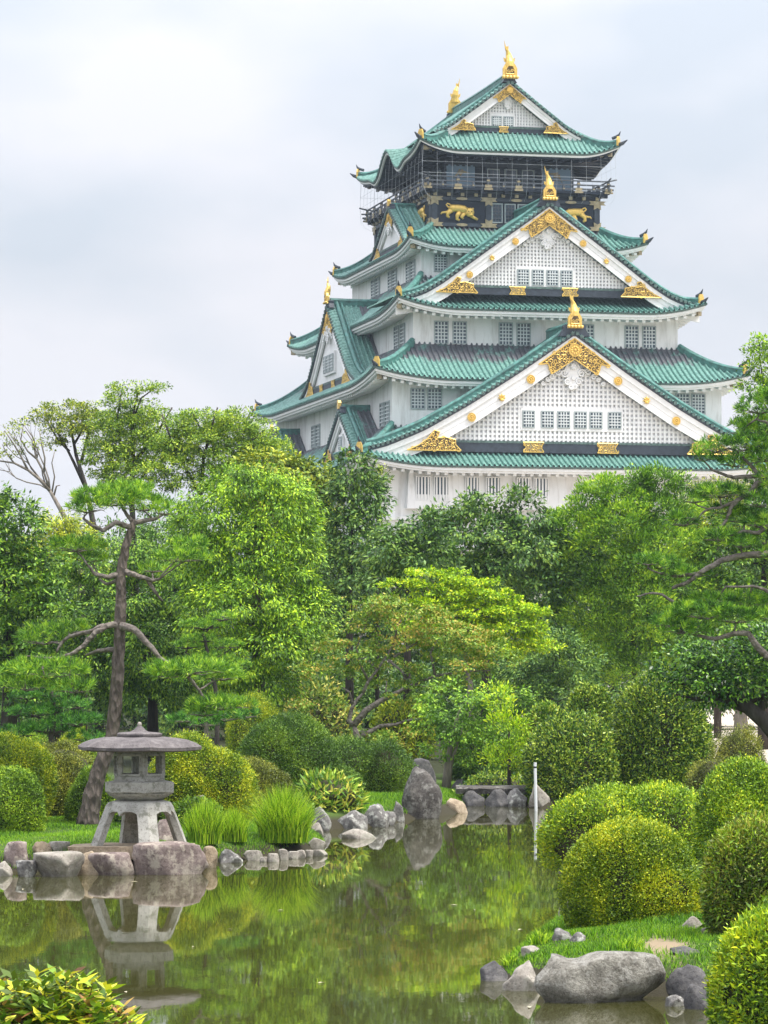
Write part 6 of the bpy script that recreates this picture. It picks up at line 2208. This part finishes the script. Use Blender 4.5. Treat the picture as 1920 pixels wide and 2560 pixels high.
# ------------------------------------------------------------------ grasses
def blades(P, H, Wd, lean, segs=3, rr=R):
    """curved grass blades as strips of quads: returns vertex and face arrays"""
    n = len(P)
    an = rr.uniform(0, 2 * math.pi, n)
    dr = np.column_stack([np.cos(an), np.sin(an), np.zeros(n)])
    sd_ = np.column_stack([-np.sin(an), np.cos(an), np.zeros(n)])
    an2 = rr.uniform(0, 2 * math.pi, n)
    sd_ = np.column_stack([np.cos(an2), np.sin(an2), np.zeros(n)])
    V = np.empty((n, segs + 1, 2, 3))
    for k in range(segs + 1):
        t = k / segs
        c = P + dr * (lean * H * t ** 2)[:, None] + np.array([0, 0, 1.0]) * (H * (t - 0.35 * lean * t ** 2.5))[:, None]
        w = Wd * (1 - t) ** 0.7 * 0.5 + 0.0004
        V[:, k, 0] = c - sd_ * w[:, None]
        V[:, k, 1] = c + sd_ * w[:, None]
    base = np.arange(n)[:, None] * (segs + 1) * 2
    F = np.concatenate([base + np.array([2 * k, 2 * k + 1, 2 * k + 3, 2 * k + 2]) for k in range(segs)], 0)
    return V.reshape(-1, 3), F


def strip_mesh(name, V, F, m, parent=None, loc=None):
    if loc is not None:
        V = V - np.array(loc)
    me = bpy.data.meshes.new(name)
    me.vertices.add(len(V))
    me.vertices.foreach_set('co', V.astype(np.float32).ravel())
    me.loops.add(F.size)
    me.loops.foreach_set('vertex_index', F.astype(np.int32).ravel())
    me.polygons.add(len(F))
    me.polygons.foreach_set('loop_start', np.arange(0, F.size, 4, dtype=np.int32))
    me.materials.append(m)
    me.update(calc_edges=True)
    me.validate()
    return link(bpy.data.objects.new(name, me), parent)


def clump(label, x0, x1, dy, h, n, hh=None, lean=0.35):
    xm = (x0 + x1) / 2
    D = ground_hit(xm, dy) + 0.4
    k = D / FD
    f = at(xm, dy, D)
    f.z = gz(f.x, D)
    root = empty('water_grass', f)
    tag(root, label, 'grass clump')
    rx = (x1 - x0) / 2 * k
    a, r = R.uniform(0, 2 * math.pi, n), np.sqrt(R.random(n))
    P = np.column_stack([f.x + rx * 0.8 * r * np.cos(a), f.y + min(rx, 0.5) * 0.8 * r * np.sin(a), np.full(n, f.z)])
    H = h * k * (1 - 0.35 * r ** 2) * R.uniform(0.72, 1.03, n)
    V, F = blades(P, H, np.full(n, 0.014), np.clip(lean * (0.35 + r) * R.uniform(0.3, 1.5, n), 0, 1.1))
    strip_mesh('blades', V, F, G['reed'], root, f)
    return root


clump('round clump of tall bright water grass on the little point', 548, 676, 1846, 142, 2600, lean=0.42)
clump('taller ragged water grass close to the lantern base', 398, 486, 1840, 108, 1500, lean=0.25)
clump('lower tuft of water grass between the lantern and the round clump', 470, 540, 1842, 86, 1000, lean=0.3)
for i, (x0, x1, dy, h, lab) in enumerate([(1080, 1125, 2098, 34, 'small grass tuft at the tip of the bank beside the dark rock'), (1330, 1400, 2078, 40, 'grass tuft growing behind the huge boulder'), (1140, 1190, 2052, 40, 'grass tuft at the water edge above the flat pale stone'),
                                          (1440, 1480, 1950, 40, 'long grass growing out below the right side of the golden azalea'), (60, 76, 1895, 30, 'thin grass tuft between the rounded pale boulder and the grey rock'), (1130, 1146, 1742, 24, 'weed tuft in front of the slab bridge')]):
    clump(lab, x0, x1, dy, h, 110, lean=0.6)


def turf(region, n, hmin, hmax, dmax=None):
    """short blades over a measured region (polygon of picture points on the ground)"""
    W = []
    for x, y in region:
        D = ground_hit(x, y)
        W.append((at(x, y, D).x, D))
    W = np.array(W)
    lo, hi = W.min(0), W.max(0)
    X = R.uniform(lo[0], hi[0], n * 2)
    Y = R.uniform(lo[1], hi[1], n * 2)
    c = np.zeros(len(X), bool)
    for i in range(len(W)):
        ax, ay = W[i]
        bx, by = W[(i + 1) % len(W)]
        c ^= ((ay > Y) != (by > Y)) & (X < (bx - ax) * (Y - ay) / (by - ay + 1e-12) + ax)
    pc = at(1430, 2062, 32.6)
    c &= np.hypot(X - pc.x, (Y - pc.y) * 0.28) > 0.16 + 0.22 * R.random(len(X))
    X, Y = X[c], Y[c]
    s = pond_sd(X, Y) > 0.04
    X, Y = X[s], Y[s]
    return np.column_stack([X, Y, gz_arr(X, Y) - 0.005]), R.uniform(hmin, hmax, len(X)) * (0.7 + 0.5 * np.sin(X * 3.1 + Y * 1.3) * np.sin(Y * 2.1))


T = [turf([(1080, 2100), (1170, 2000), (1240, 1950), (1520, 1880), (1700, 1880), (1700, 2140), (1500, 2120), (1300, 2110), (1120, 2115)], 60000, 0.04, 0.10),
     turf([(-60, 1885), (-60, 1760), (250, 1745), (480, 1760), (720, 1800), (690, 1840), (480, 1862), (300, 1870)], 60000, 0.04, 0.10),
     turf([(770, 1770), (800, 1690), (890, 1650), (900, 1700), (880, 1760)], 20000, 0.06, 0.14),
     turf([(940, 1750), (950, 1690), (1020, 1690), (1010, 1745)], 5000, 0.05, 0.11)]
P = np.concatenate([t[0] for t in T])
H = np.concatenate([t[1] for t in T])
H = np.maximum(H, 0.02)
V, F = blades(P, H, np.full(len(P), 0.009), R.uniform(0.1, 0.8, len(P)), segs=2)
tag(strip_mesh('grass', V, F, G['grass']), 'short bright green grass covering the banks', 'grass', kind='stuff')


# ------------------------------------------------------------------ the hazy air
mb = MB()
mb.box(-950, 950, -250, 1150, -2.0, 75)
hz = bpy.data.materials.new('haze')
hz.use_nodes = True
hz.node_tree.nodes.clear()
ho = hz.node_tree.nodes.new('ShaderNodeOutputMaterial')
pv = hz.node_tree.nodes.new('ShaderNodeVolumePrincipled')
pv.inputs['Color'].default_value = (0.72, 0.86, 1.0, 1)
pv.inputs['Density'].default_value = HAZE
pv.inputs['Anisotropy'].default_value = 0.0
hz.node_tree.links.new(pv.outputs[0], ho.inputs['Volume'])
tag(mb.build('haze', hz), kind='stuff')
